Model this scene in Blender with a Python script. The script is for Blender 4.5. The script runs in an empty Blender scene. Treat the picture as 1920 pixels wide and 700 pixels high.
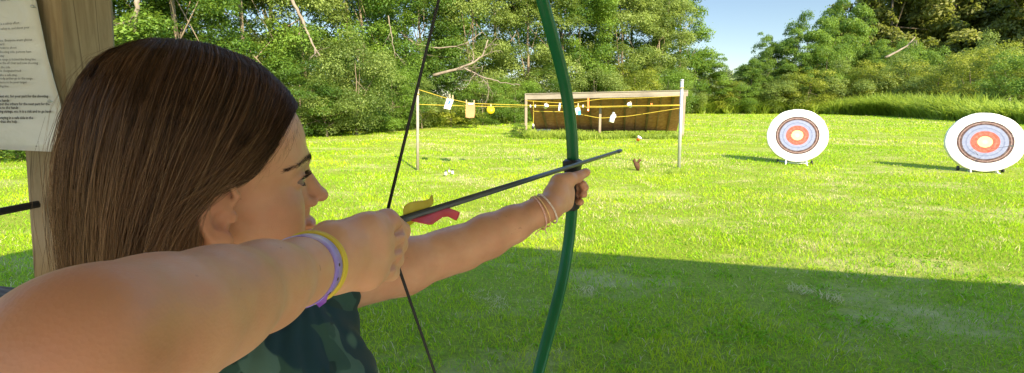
import bpy, math, random
import numpy as np
from mathutils import Vector, Matrix, Euler
R = math.radians
SC = bpy.context.scene
COL = SC.collection
# ---------------------------------------------------------------- camera
F = 853.0; CX = 960.0; CY = 310.0; PIT = R(8.0); CZ = 1.45
FW = np.array([0, math.cos(PIT), -math.sin(PIT)]); RT = np.array([1., 0, 0]); UP = np.array([0, math.sin(PIT), math.cos(PIT)])
CAM = np.array([0, 0, CZ])
def at(px, py, z):
    return CAM + z * (FW + RT * (px - CX) / F + UP * (CY - py) / F)
def gat(px, py):                      # point on the ground seen at that pixel
    d = FW + RT * (px - CX) / F + UP * (CY - py) / F
    t = -CZ / d[2]
    return CAM + d * t
cam = bpy.data.cameras.new('camera'); camo = bpy.data.objects.new('camera', cam); COL.objects.link(camo)
camo.location = (0, 0, CZ); camo.rotation_euler = (R(90) - PIT, 0, 0)
cam.sensor_width = 36; cam.lens = 36 * F / 1920.0
cam.shift_y = -(350 - CY) / 1920.0
cam.clip_start = 0.02; cam.clip_end = 3000
SC.camera = camo
# ---------------------------------------------------------------- scene helpers
def tag(o, label=None, cat=None, group=None, kind=None):
    if label: o['label'] = label
    if cat: o['category'] = cat
    if group: o['group'] = group
    if kind: o['kind'] = kind
    return o
def empty(name, loc, label, cat, group=None, rz=0):
    o = bpy.data.objects.new(name, None); COL.objects.link(o); o.location = loc; o.rotation_euler = (0, 0, rz)
    o.empty_display_size = .1
    return tag(o, label, cat, group)
def link(name, me, m=None, parent=None, smooth=False):
    o = bpy.data.objects.new(name, me); COL.objects.link(o)
    if m is not None:
        for mm in (m if isinstance(m, (list, tuple)) else [m]): me.materials.append(mm)
    if smooth and len(me.polygons):
        me.polygons.foreach_set('use_smooth', np.ones(len(me.polygons), bool))
    if parent is not None:
        o.parent = parent
        o.matrix_parent_inverse = Matrix.LocRotScale(parent.location, parent.rotation_euler, parent.scale).inverted() if getattr(o, '_w', True) else Matrix()
    return o
class MB:
    """collects geometry in world (or local) coordinates"""
    def __init__(s): s.v = []; s.f = []; s.mi = []
    def add(s, vs, fs, mi=0):
        o = len(s.v); s.v += [tuple(map(float, v)) for v in vs]; s.f += [tuple(i + o for i in f) for f in fs]; s.mi += [mi] * len(fs)
        return s
    def box(s, c, size, rot=None, bev=0.0, mi=0, taper=None):
        """box, optional chamfer on the edges along its longest axis"""
        hx, hy, hz = [k / 2 for k in size]
        if bev > 0:
            ax = int(np.argmax(size)); a, b = [k for k in range(3) if k != ax]
            h = [hx, hy, hz]; B = min(bev, h[a] * .8, h[b] * .8)
            ring = [(h[a] - B, h[b]), (h[a], h[b] - B), (h[a], -h[b] + B), (h[a] - B, -h[b]), (-h[a] + B, -h[b]), (-h[a], -h[b] + B), (-h[a], h[b] - B), (-h[a] + B, h[b])]
            vs = []
            for e, k in ((-h[ax], 1 - B / h[a]), (-h[ax] + B, 1), (h[ax] - B, 1), (h[ax], 1 - B / h[a])):
                for p in ring:
                    q = [0, 0, 0]; q[ax] = e; q[a] = p[0] * k; q[b] = p[1] * (k if k == 1 else 1 - B / h[b]); vs.append(q)
            fs = []
            for j in range(3):
                for i in range(8): fs.append((j * 8 + i, j * 8 + (i + 1) % 8, j * 8 + 8 + (i + 1) % 8, j * 8 + 8 + i))
            fs.append(tuple(range(7, -1, -1))); fs.append(tuple(range(24, 32)))
        else:
            vs = [(x, y, z) for x in (-hx, hx) for y in (-hy, hy) for z in (-hz, hz)]
            fs = [(0, 1, 3, 2), (4, 6, 7, 5), (0, 4, 5, 1), (2, 3, 7, 6), (0, 2, 6, 4), (1, 5, 7, 3)]
        vs = np.array(vs, float)
        if rot is not None: vs = vs @ np.array(rot, float).T
        return s.add(vs + np.array(c, float), fs, mi)
    def beam(s, a, b, w, h, side=None, bev=0.0, mi=0):
        """box from a to b; w along side, h along the third axis"""
        a = np.array(a, float); b = np.array(b, float); d = b - a; L = np.linalg.norm(d); d /= L
        sd = np.array(side if side is not None else np.cross(d, (0, 0, 1)), float); sd -= d * (sd @ d); sd /= np.linalg.norm(sd)
        t = np.cross(d, sd)
        M = np.stack([d, sd, t], 1)
        return s.box((a + b) / 2, (L, w, h), M, bev, mi)
    def tube(s, pts, r, n=10, caps=True, mi=0, flat=None, up=None, closed=False):
        pts = np.array(pts, float); m = len(pts)
        rr = np.ones(m) * r if np.ndim(r) == 0 else np.array(r, float)
        if closed: T = np.roll(pts, -1, 0) - np.roll(pts, 1, 0)
        else: T = np.gradient(pts, axis=0)
        T /= np.linalg.norm(T, axis=1)[:, None] + 1e-12
        ref = np.array(up if up is not None else ((0, 0, 1) if abs(T[0][2]) < .9 else (1, 0, 0)), float)
        N = ref - T[0] * (ref @ T[0]); N /= np.linalg.norm(N)
        vs = []
        for i in range(m):
            N = (ref if up is not None else N) - T[i] * ((ref if up is not None else N) @ T[i]); N /= np.linalg.norm(N) + 1e-12; B = np.cross(T[i], N)
            for k in range(n):
                a = 2 * math.pi * k / n
                fl = (1, 1) if flat is None else flat
                vs.append(pts[i] + rr[i] * (N * math.cos(a) * fl[0] + B * math.sin(a) * fl[1]))
        fs = []
        for i in range(m if closed else m - 1):
            j = (i + 1) % m
            for k in range(n): fs.append((i * n + k, i * n + (k + 1) % n, j * n + (k + 1) % n, j * n + k))
        if caps and not closed: fs.append(tuple(range(n - 1, -1, -1))); fs.append(tuple(range((m - 1) * n, m * n)))
        return s.add(vs, fs, mi)
    def lathe(s, prof, c=(0, 0, 0), axis=(0, 0, 1), n=32, mi=0):
        ax = np.array(axis, float); ax /= np.linalg.norm(ax)
        ref = np.array((0, 0, 1.) if abs(ax[2]) < .9 else (1., 0, 0)); u = ref - ax * (ref @ ax); u /= np.linalg.norm(u); w = np.cross(ax, u)
        vs = []; m = len(prof)
        for (r, h) in prof:
            for k in range(n):
                a = 2 * math.pi * k / n; vs.append(np.array(c) + ax * h + r * (u * math.cos(a) + w * math.sin(a)))
        fs = [(i * n + k, i * n + (k + 1) % n, (i + 1) * n + (k + 1) % n, (i + 1) * n + k) for i in range(m - 1) for k in range(n)]
        fs.append(tuple(range(n - 1, -1, -1))); fs.append(tuple(range((m - 1) * n, m * n)))
        return s.add(vs, fs, mi)
    def grid(s, P, mi=0, thick=0.0, nrm=None):
        """P: (m,n,3) sheet of points; optional thickness"""
        P = np.array(P, float); m, n = P.shape[:2]
        vs = P.reshape(-1, 3)
        fs = [(i * n + j, i * n + j + 1, (i + 1) * n + j + 1, (i + 1) * n + j) for i in range(m - 1) for j in range(n - 1)]
        if thick:
            nn = np.array(nrm, float); k = m * n
            vs = np.concatenate([vs, vs - nn * thick])
            f2 = [tuple(k + q for q in reversed(f)) for f in fs]
            ed = [(0, j, 0, j + 1) for j in range(n - 1)] + [(m - 1, j + 1, m - 1, j) for j in range(n - 1)] + [(i + 1, 0, i, 0) for i in range(m - 1)] + [(i, n - 1, i + 1, n - 1) for i in range(m - 1)]
            f3 = [(b * n + a2, a * n + a1, k + a * n + a1, k + b * n + a2) for (a, a1, b, a2) in ed]
            fs = fs + f2 + f3
        return s.add(vs, fs, mi)
    def build(s, name, m, parent=None, smooth=False, bevel=0):
        me = bpy.data.meshes.new(name); me.from_pydata(s.v, [], s.f); me.update()
        me.polygons.foreach_set('material_index', np.array(s.mi, np.int32))
        o = link(name, me, m, parent, smooth)
        if smooth == 'auto': pass
        return o
def obj_world(o):                     # origin of a loose mesh thing at its base centre
    me = o.data; n = len(me.vertices); a = np.empty(n * 3); me.vertices.foreach_get('co', a); a = a.reshape(-1, 3)
    b = np.array([(a[:, 0].min() + a[:, 0].max()) / 2, (a[:, 1].min() + a[:, 1].max()) / 2, a[:, 2].min()])
    me.vertices.foreach_set('co', (a - b).ravel()); o.location = b; me.update(); return o
def mesh_np(name, V, Q, attr=None, smooth=False, uv=None):
    """fast mesh from arrays; Q (k,3|4)"""
    me = bpy.data.meshes.new(name); V = np.ascontiguousarray(V, np.float32); Q = np.ascontiguousarray(Q, np.int32)
    k, n = Q.shape
    me.vertices.add(len(V)); me.vertices.foreach_set('co', V.ravel())
    me.loops.add(k * n); me.loops.foreach_set('vertex_index', Q.ravel())
    me.polygons.add(k); me.polygons.foreach_set('loop_start', np.arange(0, k * n, n, dtype=np.int32))
    try: me.polygons.foreach_set('loop_total', np.full(k, n, np.int32))
    except Exception: pass
    if smooth: me.polygons.foreach_set('use_smooth', np.ones(k, bool))
    me.update(calc_edges=True)
    for nm, a in (attr or {}).items():
        a = np.asarray(a, np.float32)
        if a.ndim == 1:
            at_ = me.attributes.new(nm, 'FLOAT', 'POINT'); at_.data.foreach_set('value', a)
        else:
            at_ = me.attributes.new(nm, 'FLOAT_COLOR', 'POINT'); c = np.ones((len(a), 4), np.float32); c[:, :3] = a[:, :3]; at_.data.foreach_set('color', c.ravel())
    return me
# ---------------------------------------------------------------- materials
class NT:
    def __init__(s, name):
        s.m = bpy.data.materials.new(name); s.m.use_nodes = True; s.t = s.m.node_tree; s.t.nodes.clear()
        s.out = s.t.nodes.new('ShaderNodeOutputMaterial')
    def n(s, typ, **kw):
        nd = s.t.nodes.new(typ)
        for k, v in kw.items():
            if k.startswith('i_'):
                key = k[2:].replace('_', ' ')
                s.set(nd, key, v)
            else: setattr(nd, k, v)
        return nd
    def set(s, nd, key, v):
        sock = nd.inputs[key] if not isinstance(key, int) else nd.inputs[key]
        if isinstance(v, bpy.types.NodeSocket): s.t.links.new(v, sock)
        else:
            if hasattr(sock, 'default_value'):
                if isinstance(v, (tuple, list)) and len(v) == 3 and sock.type == 'RGBA': v = (*v, 1)
                sock.default_value = v
    def coord(s, kind='Object'): return s.n('ShaderNodeTexCoord').outputs[kind]
    def noise(s, scale, detail=4, rough=.55, vec=None, out='Fac', dist=0):
        nd = s.n('ShaderNodeTexNoise'); nd.inputs['Scale'].default_value = scale; nd.inputs['Detail'].default_value = detail; nd.inputs['Roughness'].default_value = rough
        nd.inputs['Distortion'].default_value = dist
        if vec is not None: s.t.links.new(vec, nd.inputs['Vector'])
        return nd.outputs[out]
    def mapping(s, vec, scale=(1, 1, 1), loc=(0, 0, 0), rot=(0, 0, 0)):
        nd = s.n('ShaderNodeMapping'); s.t.links.new(vec, nd.inputs['Vector']); nd.inputs['Scale'].default_value = scale; nd.inputs['Location'].default_value = loc; nd.inputs['Rotation'].default_value = rot
        return nd.outputs[0]
    def ramp(s, fac, stops, interp='LINEAR'):
        nd = s.n('ShaderNodeValToRGB'); s.t.links.new(fac, nd.inputs[0]); cr = nd.color_ramp; cr.interpolation = interp
        while len(cr.elements) < len(stops): cr.elements.new(.5)
        for e, (p, c) in zip(cr.elements, stops): e.position = p; e.color = (*c, 1) if len(c) == 3 else c
        return nd.outputs[0]
    def mix(s, fac, a, b, mode='MIX'):
        nd = s.n('ShaderNodeMix'); nd.data_type = 'RGBA'; nd.blend_type = mode
        for k, v in ((0, fac), (6, a), (7, b)):
            if isinstance(v, bpy.types.NodeSocket): s.t.links.new(v, nd.inputs[k])
            else: nd.inputs[k].default_value = (*v, 1) if isinstance(v, (tuple, list)) else v
        return nd.outputs[2]
    def math(s, op, a, b=0.0, c=None):
        nd = s.n('ShaderNodeMath'); nd.operation = op
        for k, v in ((0, a), (1, b), (2, c)):
            if v is None: continue
            if isinstance(v, bpy.types.NodeSocket): s.t.links.new(v, nd.inputs[k])
            else: nd.inputs[k].default_value = v
        return nd.outputs[0]
    def attr(s, name, out='Color'): return s.n('ShaderNodeAttribute', attribute_name=name).outputs[out]
    def bump(s, h, strength=.3, dist=.01):
        nd = s.n('ShaderNodeBump'); nd.inputs['Strength'].default_value = strength; nd.inputs['Distance'].default_value = dist; s.t.links.new(h, nd.inputs['Height']); return nd.outputs[0]
    def bsdf(s, base, rough=.6, spec=.5, normal=None, **kw):
        b = s.n('ShaderNodeBsdfPrincipled'); s.set(b, 'Base Color', base); s.set(b, 'Roughness', rough); s.set(b, 'Specular IOR Level', spec)
        if normal is not None: s.t.links.new(normal, b.inputs['Normal'])
        for k, v in kw.items(): s.set(b, k.replace('_', ' '), v)
        return b.outputs[0]
    def done(s, sh): s.t.links.new(sh, s.out.inputs[0]); return s.m
def rnd_mix(c, k): return tuple(min(1, max(0, x * k)) for x in c)
def m_plain(name, col, rough=.6, var=.25, scale=6, spec=.4, bump=0.15, metal=0.0, stretch=(1, 1, 1), bscale=40, bd=.002):
    n = NT(name); v = n.mapping(n.coord(), stretch)
    f = n.noise(scale, 5, .6, v); c = n.ramp(f, [(.3, rnd_mix(col, 1 - var)), (.7, rnd_mix(col, 1 + var))])
    g = n.noise(bscale, 4, .6, v)
    return n.done(n.bsdf(c, rough, spec, n.bump(g, bump, bd), Metallic=metal))
def m_wood(name, dark, light, axis=2, scale=9, rough=.85, knots=True, bump=.5):
    """weathered wood, grain along the given local axis"""
    n = NT(name); co = n.coord(); st = [1.0, 1.0, 1.0]; st[axis] = .07
    v = n.mapping(co, st)
    g = n.noise(scale * 6, 6, .65, v, dist=.6); w = n.noise(scale, 3, .5, v)
    big = n.noise(1.7, 3, .5, co)
    c = n.ramp(g, [(.25, dark), (.5, tuple((a + b) / 2 for a, b in zip(dark, light))), (.75, light)])
    c = n.mix(n.ramp(w, [(.35, (0, 0, 0)), (.7, (.75, .75, .75))]), c, rnd_mix(light, 1.15))
    c = n.mix(n.ramp(big, [(.5, (0, 0, 0)), (.8, (.5, .5, .5))]), c, rnd_mix(dark, .8))
    return n.done(n.bsdf(c, rough, .25, n.bump(g, bump, .004)))
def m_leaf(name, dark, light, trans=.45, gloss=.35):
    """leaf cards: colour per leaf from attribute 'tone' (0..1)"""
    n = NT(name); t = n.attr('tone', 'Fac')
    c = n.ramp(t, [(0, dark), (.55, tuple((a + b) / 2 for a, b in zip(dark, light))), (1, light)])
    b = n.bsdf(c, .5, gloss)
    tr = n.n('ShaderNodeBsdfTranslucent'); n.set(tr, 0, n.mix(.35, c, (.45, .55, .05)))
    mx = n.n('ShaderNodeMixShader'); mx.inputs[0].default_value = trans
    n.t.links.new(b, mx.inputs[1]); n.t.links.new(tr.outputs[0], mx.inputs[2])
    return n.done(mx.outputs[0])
# ---------------------------------------------------------------- light
SUN_EL = R(36); SUN_AZ = R(153)       # azimuth clockwise from +Y (towards +X): sun stands behind the camera to the right
w = bpy.data.worlds.new('World'); SC.world = w; w.use_nodes = True; nt = w.node_tree
sky = nt.nodes.new('ShaderNodeTexSky'); sky.sky_type = 'NISHITA'; sky.sun_disc = False; sky.sun_elevation = SUN_EL; sky.sun_rotation = SUN_AZ
sky.air_density = 1.0; sky.dust_density = .3; sky.ozone_density = 1.0
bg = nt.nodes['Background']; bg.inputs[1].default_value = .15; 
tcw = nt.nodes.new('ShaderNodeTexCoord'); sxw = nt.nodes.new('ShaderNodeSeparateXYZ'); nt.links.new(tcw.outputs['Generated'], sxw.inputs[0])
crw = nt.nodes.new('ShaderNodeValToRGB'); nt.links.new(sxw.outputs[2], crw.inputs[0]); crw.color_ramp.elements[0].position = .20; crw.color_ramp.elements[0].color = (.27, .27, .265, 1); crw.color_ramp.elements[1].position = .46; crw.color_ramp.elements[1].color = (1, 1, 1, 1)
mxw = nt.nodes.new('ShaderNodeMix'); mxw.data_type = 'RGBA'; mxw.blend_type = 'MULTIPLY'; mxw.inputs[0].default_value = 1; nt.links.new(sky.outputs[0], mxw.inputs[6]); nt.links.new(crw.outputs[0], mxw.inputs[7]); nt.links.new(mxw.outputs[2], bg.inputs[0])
sl = bpy.data.lights.new('sun', 'SUN'); sl.energy = 3.4; sl.angle = R(.55); sl.color = (1, .85, .54)
so = bpy.data.objects.new('sun', sl); COL.objects.link(so)
SD = np.array([math.sin(SUN_AZ) * math.cos(SUN_EL), math.cos(SUN_AZ) * math.cos(SUN_EL), math.sin(SUN_EL)])  # towards the sun
so.rotation_euler = Vector(SD).to_track_quat('Z', 'Y').to_euler(); so.location = (6, -12, 10)
SC.view_settings.view_transform = 'Standard'; SC.view_settings.look = 'None'; SC.view_settings.gamma = 1; SC.view_settings.exposure = 2.0
SC.view_settings.use_curve_mapping = False
SC.render.engine = 'CYCLES'; SC.cycles.max_bounces = 8; SC.cycles.diffuse_bounces = 4; SC.cycles.transmission_bounces = 4; SC.cycles.glossy_bounces = 3
SC.cycles.caustics_reflective = False; SC.cycles.caustics_refractive = False
SC.cycles.use_denoising = True
# ================================================================ GROUND
rng = np.random.default_rng(7)
def m_ground():
    n = NT('lawn_soil'); co = n.coord()
    a = n.noise(.35, 5, .6, co); b = n.noise(6, 6, .7, co); c3 = n.noise(45, 5, .75, co)
    c = n.ramp(b, [(.3, (.20, .29, .012)), (.55, (.29, .38, .02)), (.75, (.36, .43, .035))])
    c = n.mix(n.ramp(a, [(.45, (0, 0, 0)), (.65, (.55, .55, .55))]), c, (.42, .42, .09))
    c = n.mix(n.ramp(c3, [(.42, (.0, .0, .0)), (.62, (.75, .75, .75))]), (.15, .20, .025), c)
    st = n.noise(.8, 5, .7, n.mapping(co, (.55, 1, 1)))
    c = n.mix(n.ramp(st, [(.50, (0, 0, 0)), (.68, (.7, .7, .7))]), c, (.44, .39, .19))
    bp = n.bump(c3, .8, .03)
    return n.done(n.bsdf(c, .9, .1, bp))
xs = np.concatenate([-np.geomspace(700, 8, 14), np.linspace(-7, 7, 15), np.geomspace(8, 700, 14)])
ys = np.concatenate([[-60, -20, -8], np.linspace(-4, 12, 17), np.geomspace(13, 900, 20)])
def gz(x, y):
    return 0.012 * np.sin(x * 1.1 + y * .7) + .012 * np.sin(x * .6 - y * 1.3)
G = np.array([[(x, y, gz(x, y)) for x in xs] for y in ys])
mb = MB(); mb.grid(G[:, ::-1] if False else G)
g = mb.build('ground', m_ground(), None, True); tag(g, kind='structure')
mb = MB(); mb.box((1.5, -3.4, .01), (11, 8.6, .06), None, .01); pd = mb.build('bounce_pad', m_plain('bounce_pad_concrete', (.44, .39, .32), .9, .08, 3, .2, .4), None); tag(pd, kind='structure')  # added pad, out of view: bounces sunlight up onto the archer
# ---------------------------------------------------------------- lawn blades (stuff)
def blades(P, h, w, lean, rng, seg=2):
    """P (n,3) roots; tapering bent blades, 2 quads each (5 verts -> quad + tri as degenerate-free quads)"""
    n = len(P); az = rng.uniform(0, 2 * np.pi, n); fa = rng.uniform(0, 2 * np.pi, n)
    side = np.stack([np.cos(fa), np.sin(fa), np.zeros(n)], 1) * (w / 2)[:, None]
    ld = np.stack([np.cos(az), np.sin(az), np.zeros(n)], 1)
    L = lean[:, None] * h[:, None] * ld
    up = np.zeros((n, 3)); up[:, 2] = h
    v0 = P - side; v1 = P + side
    m = P + up * .58 + L * .35; v2 = m - side * .75; v3 = m + side * .75
    t = P + up * np.sqrt(np.clip(1 - (lean * .55)[:, None] ** 2, .2, 1)) + L
    v4 = t - side * .12; v5 = t + side * .12
    V = np.stack([v0, v1, v3, v2, v5, v4], 1).reshape(-1, 3)
    b = np.arange(n)[:, None] * 6
    Q = np.concatenate([b + np.array([0, 1, 2, 3]), b + np.array([3, 2, 4, 5])], 0)
    return V, Q
BARE = [(*gat(x, y)[:2], r) for x, y, r in [(925, 572, .13), (1100, 552, .09), (1425, 572, .12), (1510, 552, .14), (1590, 585, .10), (1160, 655, .06), (1690, 610, .08)]]
def lawn():
    P = []; H = []; W = []
    # wedge of ground in view plus a margin, density falling with distance
    bands = [(1.4, 3.2, 3400, .034, .0042), (3.2, 5.5, 2100, .036, .0052), (5.5, 9, 900, .038, .0078), (9, 15, 380, .044, .012), (15, 26, 120, .052, .022), (26, 55, 26, .07, .045)]
    for (y0, y1, den, h, w) in bands:
        hw = 1.25
        area = hw * (y1 ** 2 - y0 ** 2) + 1.0 * (y1 - y0) * 2
        n = int(area * den); y = np.sqrt(rng.uniform(y0 ** 2, y1 ** 2, n)); x = rng.uniform(-1, 1, n) * (hw * y + .8)
        P.append(np.stack([x, y, gz(x, y)], 1)); H.append(np.full(n, h) * rng.uniform(.45, 1.35, n)); W.append(np.full(n, w) * rng.uniform(.7, 1.3, n))
    P = np.concatenate(P); H = np.concatenate(H); W = np.concatenate(W)
    pn = (np.sin(P[:, 0] * 2.3 + 1.3 * np.sin(P[:, 1] * 1.7)) + np.sin(P[:, 1] * 3.1 + 1.1 * np.sin(P[:, 0] * 2.9)) + np.sin(P[:, 0] * 7.1 + P[:, 1] * 5.3) * .6) / 2.6
    pn2 = (np.sin(P[:, 0] * .7 + 2 * np.sin(P[:, 1] * .31)) + np.sin(P[:, 1] * .9 + 1.4 * np.sin(P[:, 0] * .5))) / 2
    H *= 1 + .35 * pn
    for (cx, cy, cr) in BARE:
        dd = np.hypot(P[:, 0] - cx, (P[:, 1] - cy)); H *= np.where(dd < cr, .45 + .3 * (dd / cr), 1)
    keep = rng.uniform(0, 1, len(P)) < np.clip(.95 + .5 * pn, .25, 1)
    for (cx, cy, cr) in BARE: keep &= ~((np.hypot(P[:, 0] - cx, P[:, 1] - cy) < cr * rng.uniform(.5, 1.1, len(P))) & (rng.uniform(0, 1, len(P)) < .8))
    P, H, W, pn, pn2 = P[keep], H[keep], W[keep], pn[keep], pn2[keep]
    V, Q = blades(P, H, W, rng.uniform(.2, 1.5, len(P)), rng)
    tone = np.clip(.45 + .22 * pn + .16 * pn2 + rng.normal(0, .17, len(P)), 0, .84)
    pq = np.sin(P[:, 0] * .43 + 1.7 * np.sin(P[:, 1] * .37 + 1) + 2) + np.sin(P[:, 1] * 1.13 + 1.9 * np.sin(P[:, 0] * .61)) + .7 * np.sin(P[:, 0] * 2.9 + P[:, 1] * 1.9)
    sunny = np.clip((P[:, 1] - 4) / 6, 0, 1)
    dry = rng.uniform(0, 1, len(P)) < np.clip(.05 + (.10 + .30 * sunny) * np.clip(pq - .5, 0, 1) + .06 * (pn < -.6), 0, 1)
    tone[dry] = rng.uniform(.93, 1, dry.sum())
    me = mesh_np('lawn_grass', V, Q, {'tone': np.repeat(tone, 6)})
    n = NT('grass_blade'); t = n.attr('tone', 'Fac')
    c = n.ramp(t, [(0, (.15, .32, .010)), (.4, (.26, .48, .010)), (.85, (.48, .57, .018)), (.92, (.52, .47, .20)), (1, (.62, .55, .33))])
    b = n.bsdf(c, .6, .12); tr = n.n('ShaderNodeBsdfTranslucent'); n.set(tr, 0, c)
    mx = n.n('ShaderNodeMixShader'); mx.inputs[0].default_value = .35
    n.t.links.new(b, mx.inputs[1]); n.t.links.new(tr.outputs[0], mx.inputs[2])
    o = link('lawn_grass', me, n.done(mx.outputs[0])); tag(o, 'short bright green lawn grass with straw-coloured blades', 'grass', kind='stuff')
    # clover / broadleaf rosettes and straw tufts
    return n.m
GRASS = lawn()
def tufts(name, pts, n, h, w, spread, tones, label, lean=(.1, .9), mat=None, cat='grass', kind='stuff', zl=0):
    P = []
    for (x, y) in pts:
        a = rng.uniform(0, 2 * np.pi, n); r = spread * np.sqrt(rng.uniform(0, 1, n)); P.append(np.stack([x + r * np.cos(a), y + r * np.sin(a), np.zeros(n) + zl], 1))
    P = np.concatenate(P); N = len(P)
    V, Q = blades(P, rng.uniform(.5, 1.2, N) * h, rng.uniform(.6, 1.3, N) * w, rng.uniform(*lean, N), rng)
    me = mesh_np(name, V, Q, {'tone': np.repeat(rng.uniform(*tones, N), 6)})
    o = link(name, me, mat or GRASS)
    return tag(o, label, cat, kind=kind)
# straw patches in the lit lawn
sp = [gat(rng.uniform(600, 1900), rng.uniform(300, 470))[:2] for _ in range(150)] + [gat(x, y)[:2] for x, y in [(928, 570), (935, 585), (900, 560), (1430, 420), (1450, 425), (1500, 455), (1520, 470), (1390, 430), (1210, 345), (1225, 350), (1200, 340), (1560, 560), (1500, 545), (1100, 550)] for _ in range(3)]
tufts('straw_tufts', sp, 22, .05, .005, .09, (.93, 1), 'dry straw tufts scattered in the lawn', (.5, 1.6))
tufts('clover_patches', [gat(rng.uniform(500, 1900), rng.uniform(300, 690))[:2] for _ in range(170)], 26, .035, .011, .10, (0, .35), 'darker broad-leaved weeds and clover scattered in the lawn', (.9, 1.9), cat='clover')
# ---------------------------------------------------------------- foliage
M_LEAF = {
 'dark': m_leaf('leaf_dark', (.032, .085, .012), (.13, .235, .035)),
 'mid': m_leaf('leaf_mid', (.040, .11, .014), (.20, .33, .045)),
 'olive': m_leaf('leaf_olive', (.07, .125, .022), (.30, .385, .10)),
 'yellow': m_leaf('leaf_yellow', (.09, .14, .012), (.33, .36, .045)),
 'oak': m_leaf('leaf_oak', (.06, .085, .014), (.27, .28, .07)),
 'far': m_leaf('leaf_far', (.05, .08, .03), (.17, .23, .08), .2),
}
BARK = m_wood('bark', (.10, .075, .05), (.26, .21, .16), 2, 6, .95)
DEAD = m_wood('dead_wood', (.13, .10, .08), (.25, .21, .17), 2, 6, .9)
def leaf_cloud(n, clumps, size, rng, up=.5, droop=.0):
    """leaf cards on the shells of foliage clumps; clumps (k,5): x,y,z,r,tone"""
    k = rng.choice(len(clumps), n, p=clumps[:, 3] ** 2 / (clumps[:, 3] ** 2).sum())
    d = rng.normal(0, 1, (n, 3)); d /= np.linalg.norm(d, axis=1)[:, None]
    d[:, 2] = np.where(d[:, 2] < -.3, d[:, 2] * -.7, d[:, 2])
    rad = clumps[k, 3] * (1 - np.abs(rng.normal(0, .22, n)))
    sq = np.array([1, 1, .9])
    P = clumps[k, :3] + d * rad[:, None] * sq
    # little sprays poking out
    sp = rng.uniform(0, 1, n) < .16; P[sp] += d[sp] * (clumps[k[sp], 3] * rng.uniform(.05, .4, sp.sum()))[:, None]
    nn = d * .8 + rng.normal(0, .55, (n, 3)) + np.array([0, 0, up]); nn /= np.linalg.norm(nn, axis=1)[:, None]
    t = np.cross(nn, rng.normal(0, 1, (n, 3))); t /= np.linalg.norm(t, axis=1)[:, None]; b = np.cross(nn, t)
    s = size * rng.uniform(.6, 1.35, n)
    t *= s[:, None]; b *= (s * rng.uniform(.38, .6, n))[:, None]
    V = np.stack([P - t * .5, P + b * .5 + t * .05 + nn * (s * .12)[:, None], P + t * .5 - nn * (s * .1)[:, None], P - b * .5 + t * .05 + nn * (s * .12)[:, None]], 1).reshape(-1, 3)
    Q = np.arange(n * 4).reshape(n, 4)
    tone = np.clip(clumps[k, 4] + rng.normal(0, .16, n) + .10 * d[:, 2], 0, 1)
    return V, Q, np.repeat(tone, 4)
def crown_clumps(w, h, z0, rng, nc, rc=(.10, .2), shape='round', flat=1.0):
    """foliage clumps filling an uneven ellipsoid of width w between z0 and z0+h"""
    out = []
    ph = rng.uniform(0, 6.28, 6)
    while len(out) < nc:
        d = rng.normal(0, 1, 3); d /= np.linalg.norm(d); r = rng.uniform(.45, 1) ** .5
        a = math.atan2(d[1], d[0])
        lump = 1 + .16 * math.sin(3 * a + ph[0] + 2 * d[2]) + .12 * math.sin(5 * a + ph[1] - 3 * d[2]) + .10 * math.sin(7 * d[2] + ph[2])
        zz = d[2]
        if shape == 'wall': d = np.array([d[0], d[1], np.sign(d[2]) * abs(d[2]) ** .6])
        p = np.array([d[0] * w / 2 * flat, d[1] * w / 2, d[2] * h / 2]) * r * lump
        p[2] += z0 + h / 2
        if p[2] < z0 * .9: continue
        out.append([*p, rng.uniform(*rc) * min(w, h * 1.4) / 1.0, np.clip(.5 + rng.normal(0, .24), .05, .95)])
    return np.array(out)
def limbs(mb, base, top, r, rng, crown, nb=9):
    """tapered trunk with limbs reaching clump centres"""
    base = np.array(base, float); top = np.array(top, float)
    k = 9; t = np.linspace(0, 1, k); P = base + (top - base) * t[:, None]; wob = np.cumsum(rng.normal(0, .03, (k, 3)), 0) * np.linalg.norm(top - base) * .35; wob[:, 2] = 0
    P = P + wob * t[:, None]
    mb.tube(P, r * (1 - .75 * t) + r * .5 * np.exp(-t * 14), 9)
    if crown is not None:
        for c in crown[rng.choice(len(crown), min(nb, len(crown)), replace=False)]:
            j = rng.integers(2, k - 1); a = P[j]; b = c[:3]; m = (a + b) / 2 + np.array([0, 0, -.05 * np.linalg.norm(b - a)]) + rng.normal(0, .1, 3)
            s = np.linspace(0, 1, 6)[:, None]; q = a * (1 - s) ** 2 + 2 * m * s * (1 - s) + b * s ** 2
            r0 = r * (1 - .75 * t[j]) * .55; mb.tube(q, r0 * (1 - .85 * s[:, 0]), 6)
def plant_meshes(w, h, z0, leaf, n, nc, rng, rc=(.10, .2), trunk=.12, shape='round', flat=1.0):
    cl = crown_clumps(w, h, z0, rng, nc, rc, shape, flat)
    V, Q, T = leaf_cloud(n, cl, leaf, rng)
    V[:, 2] = np.maximum(V[:, 2], .01)
    crown = mesh_np('crown', V, Q, {'tone': T})
    mb = MB(); limbs(mb, (0, 0, -.1), (0, 0, z0 + h * .8), trunk, rng, cl)
    tm = bpy.data.meshes.new('trunk'); tm.from_pydata(mb.v, [], mb.f); tm.update(); tm.polygons.foreach_set('use_smooth', np.ones(len(tm.polygons), bool)); tm.materials.append(BARK)
    return crown, tm
PROTO = {}
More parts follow.
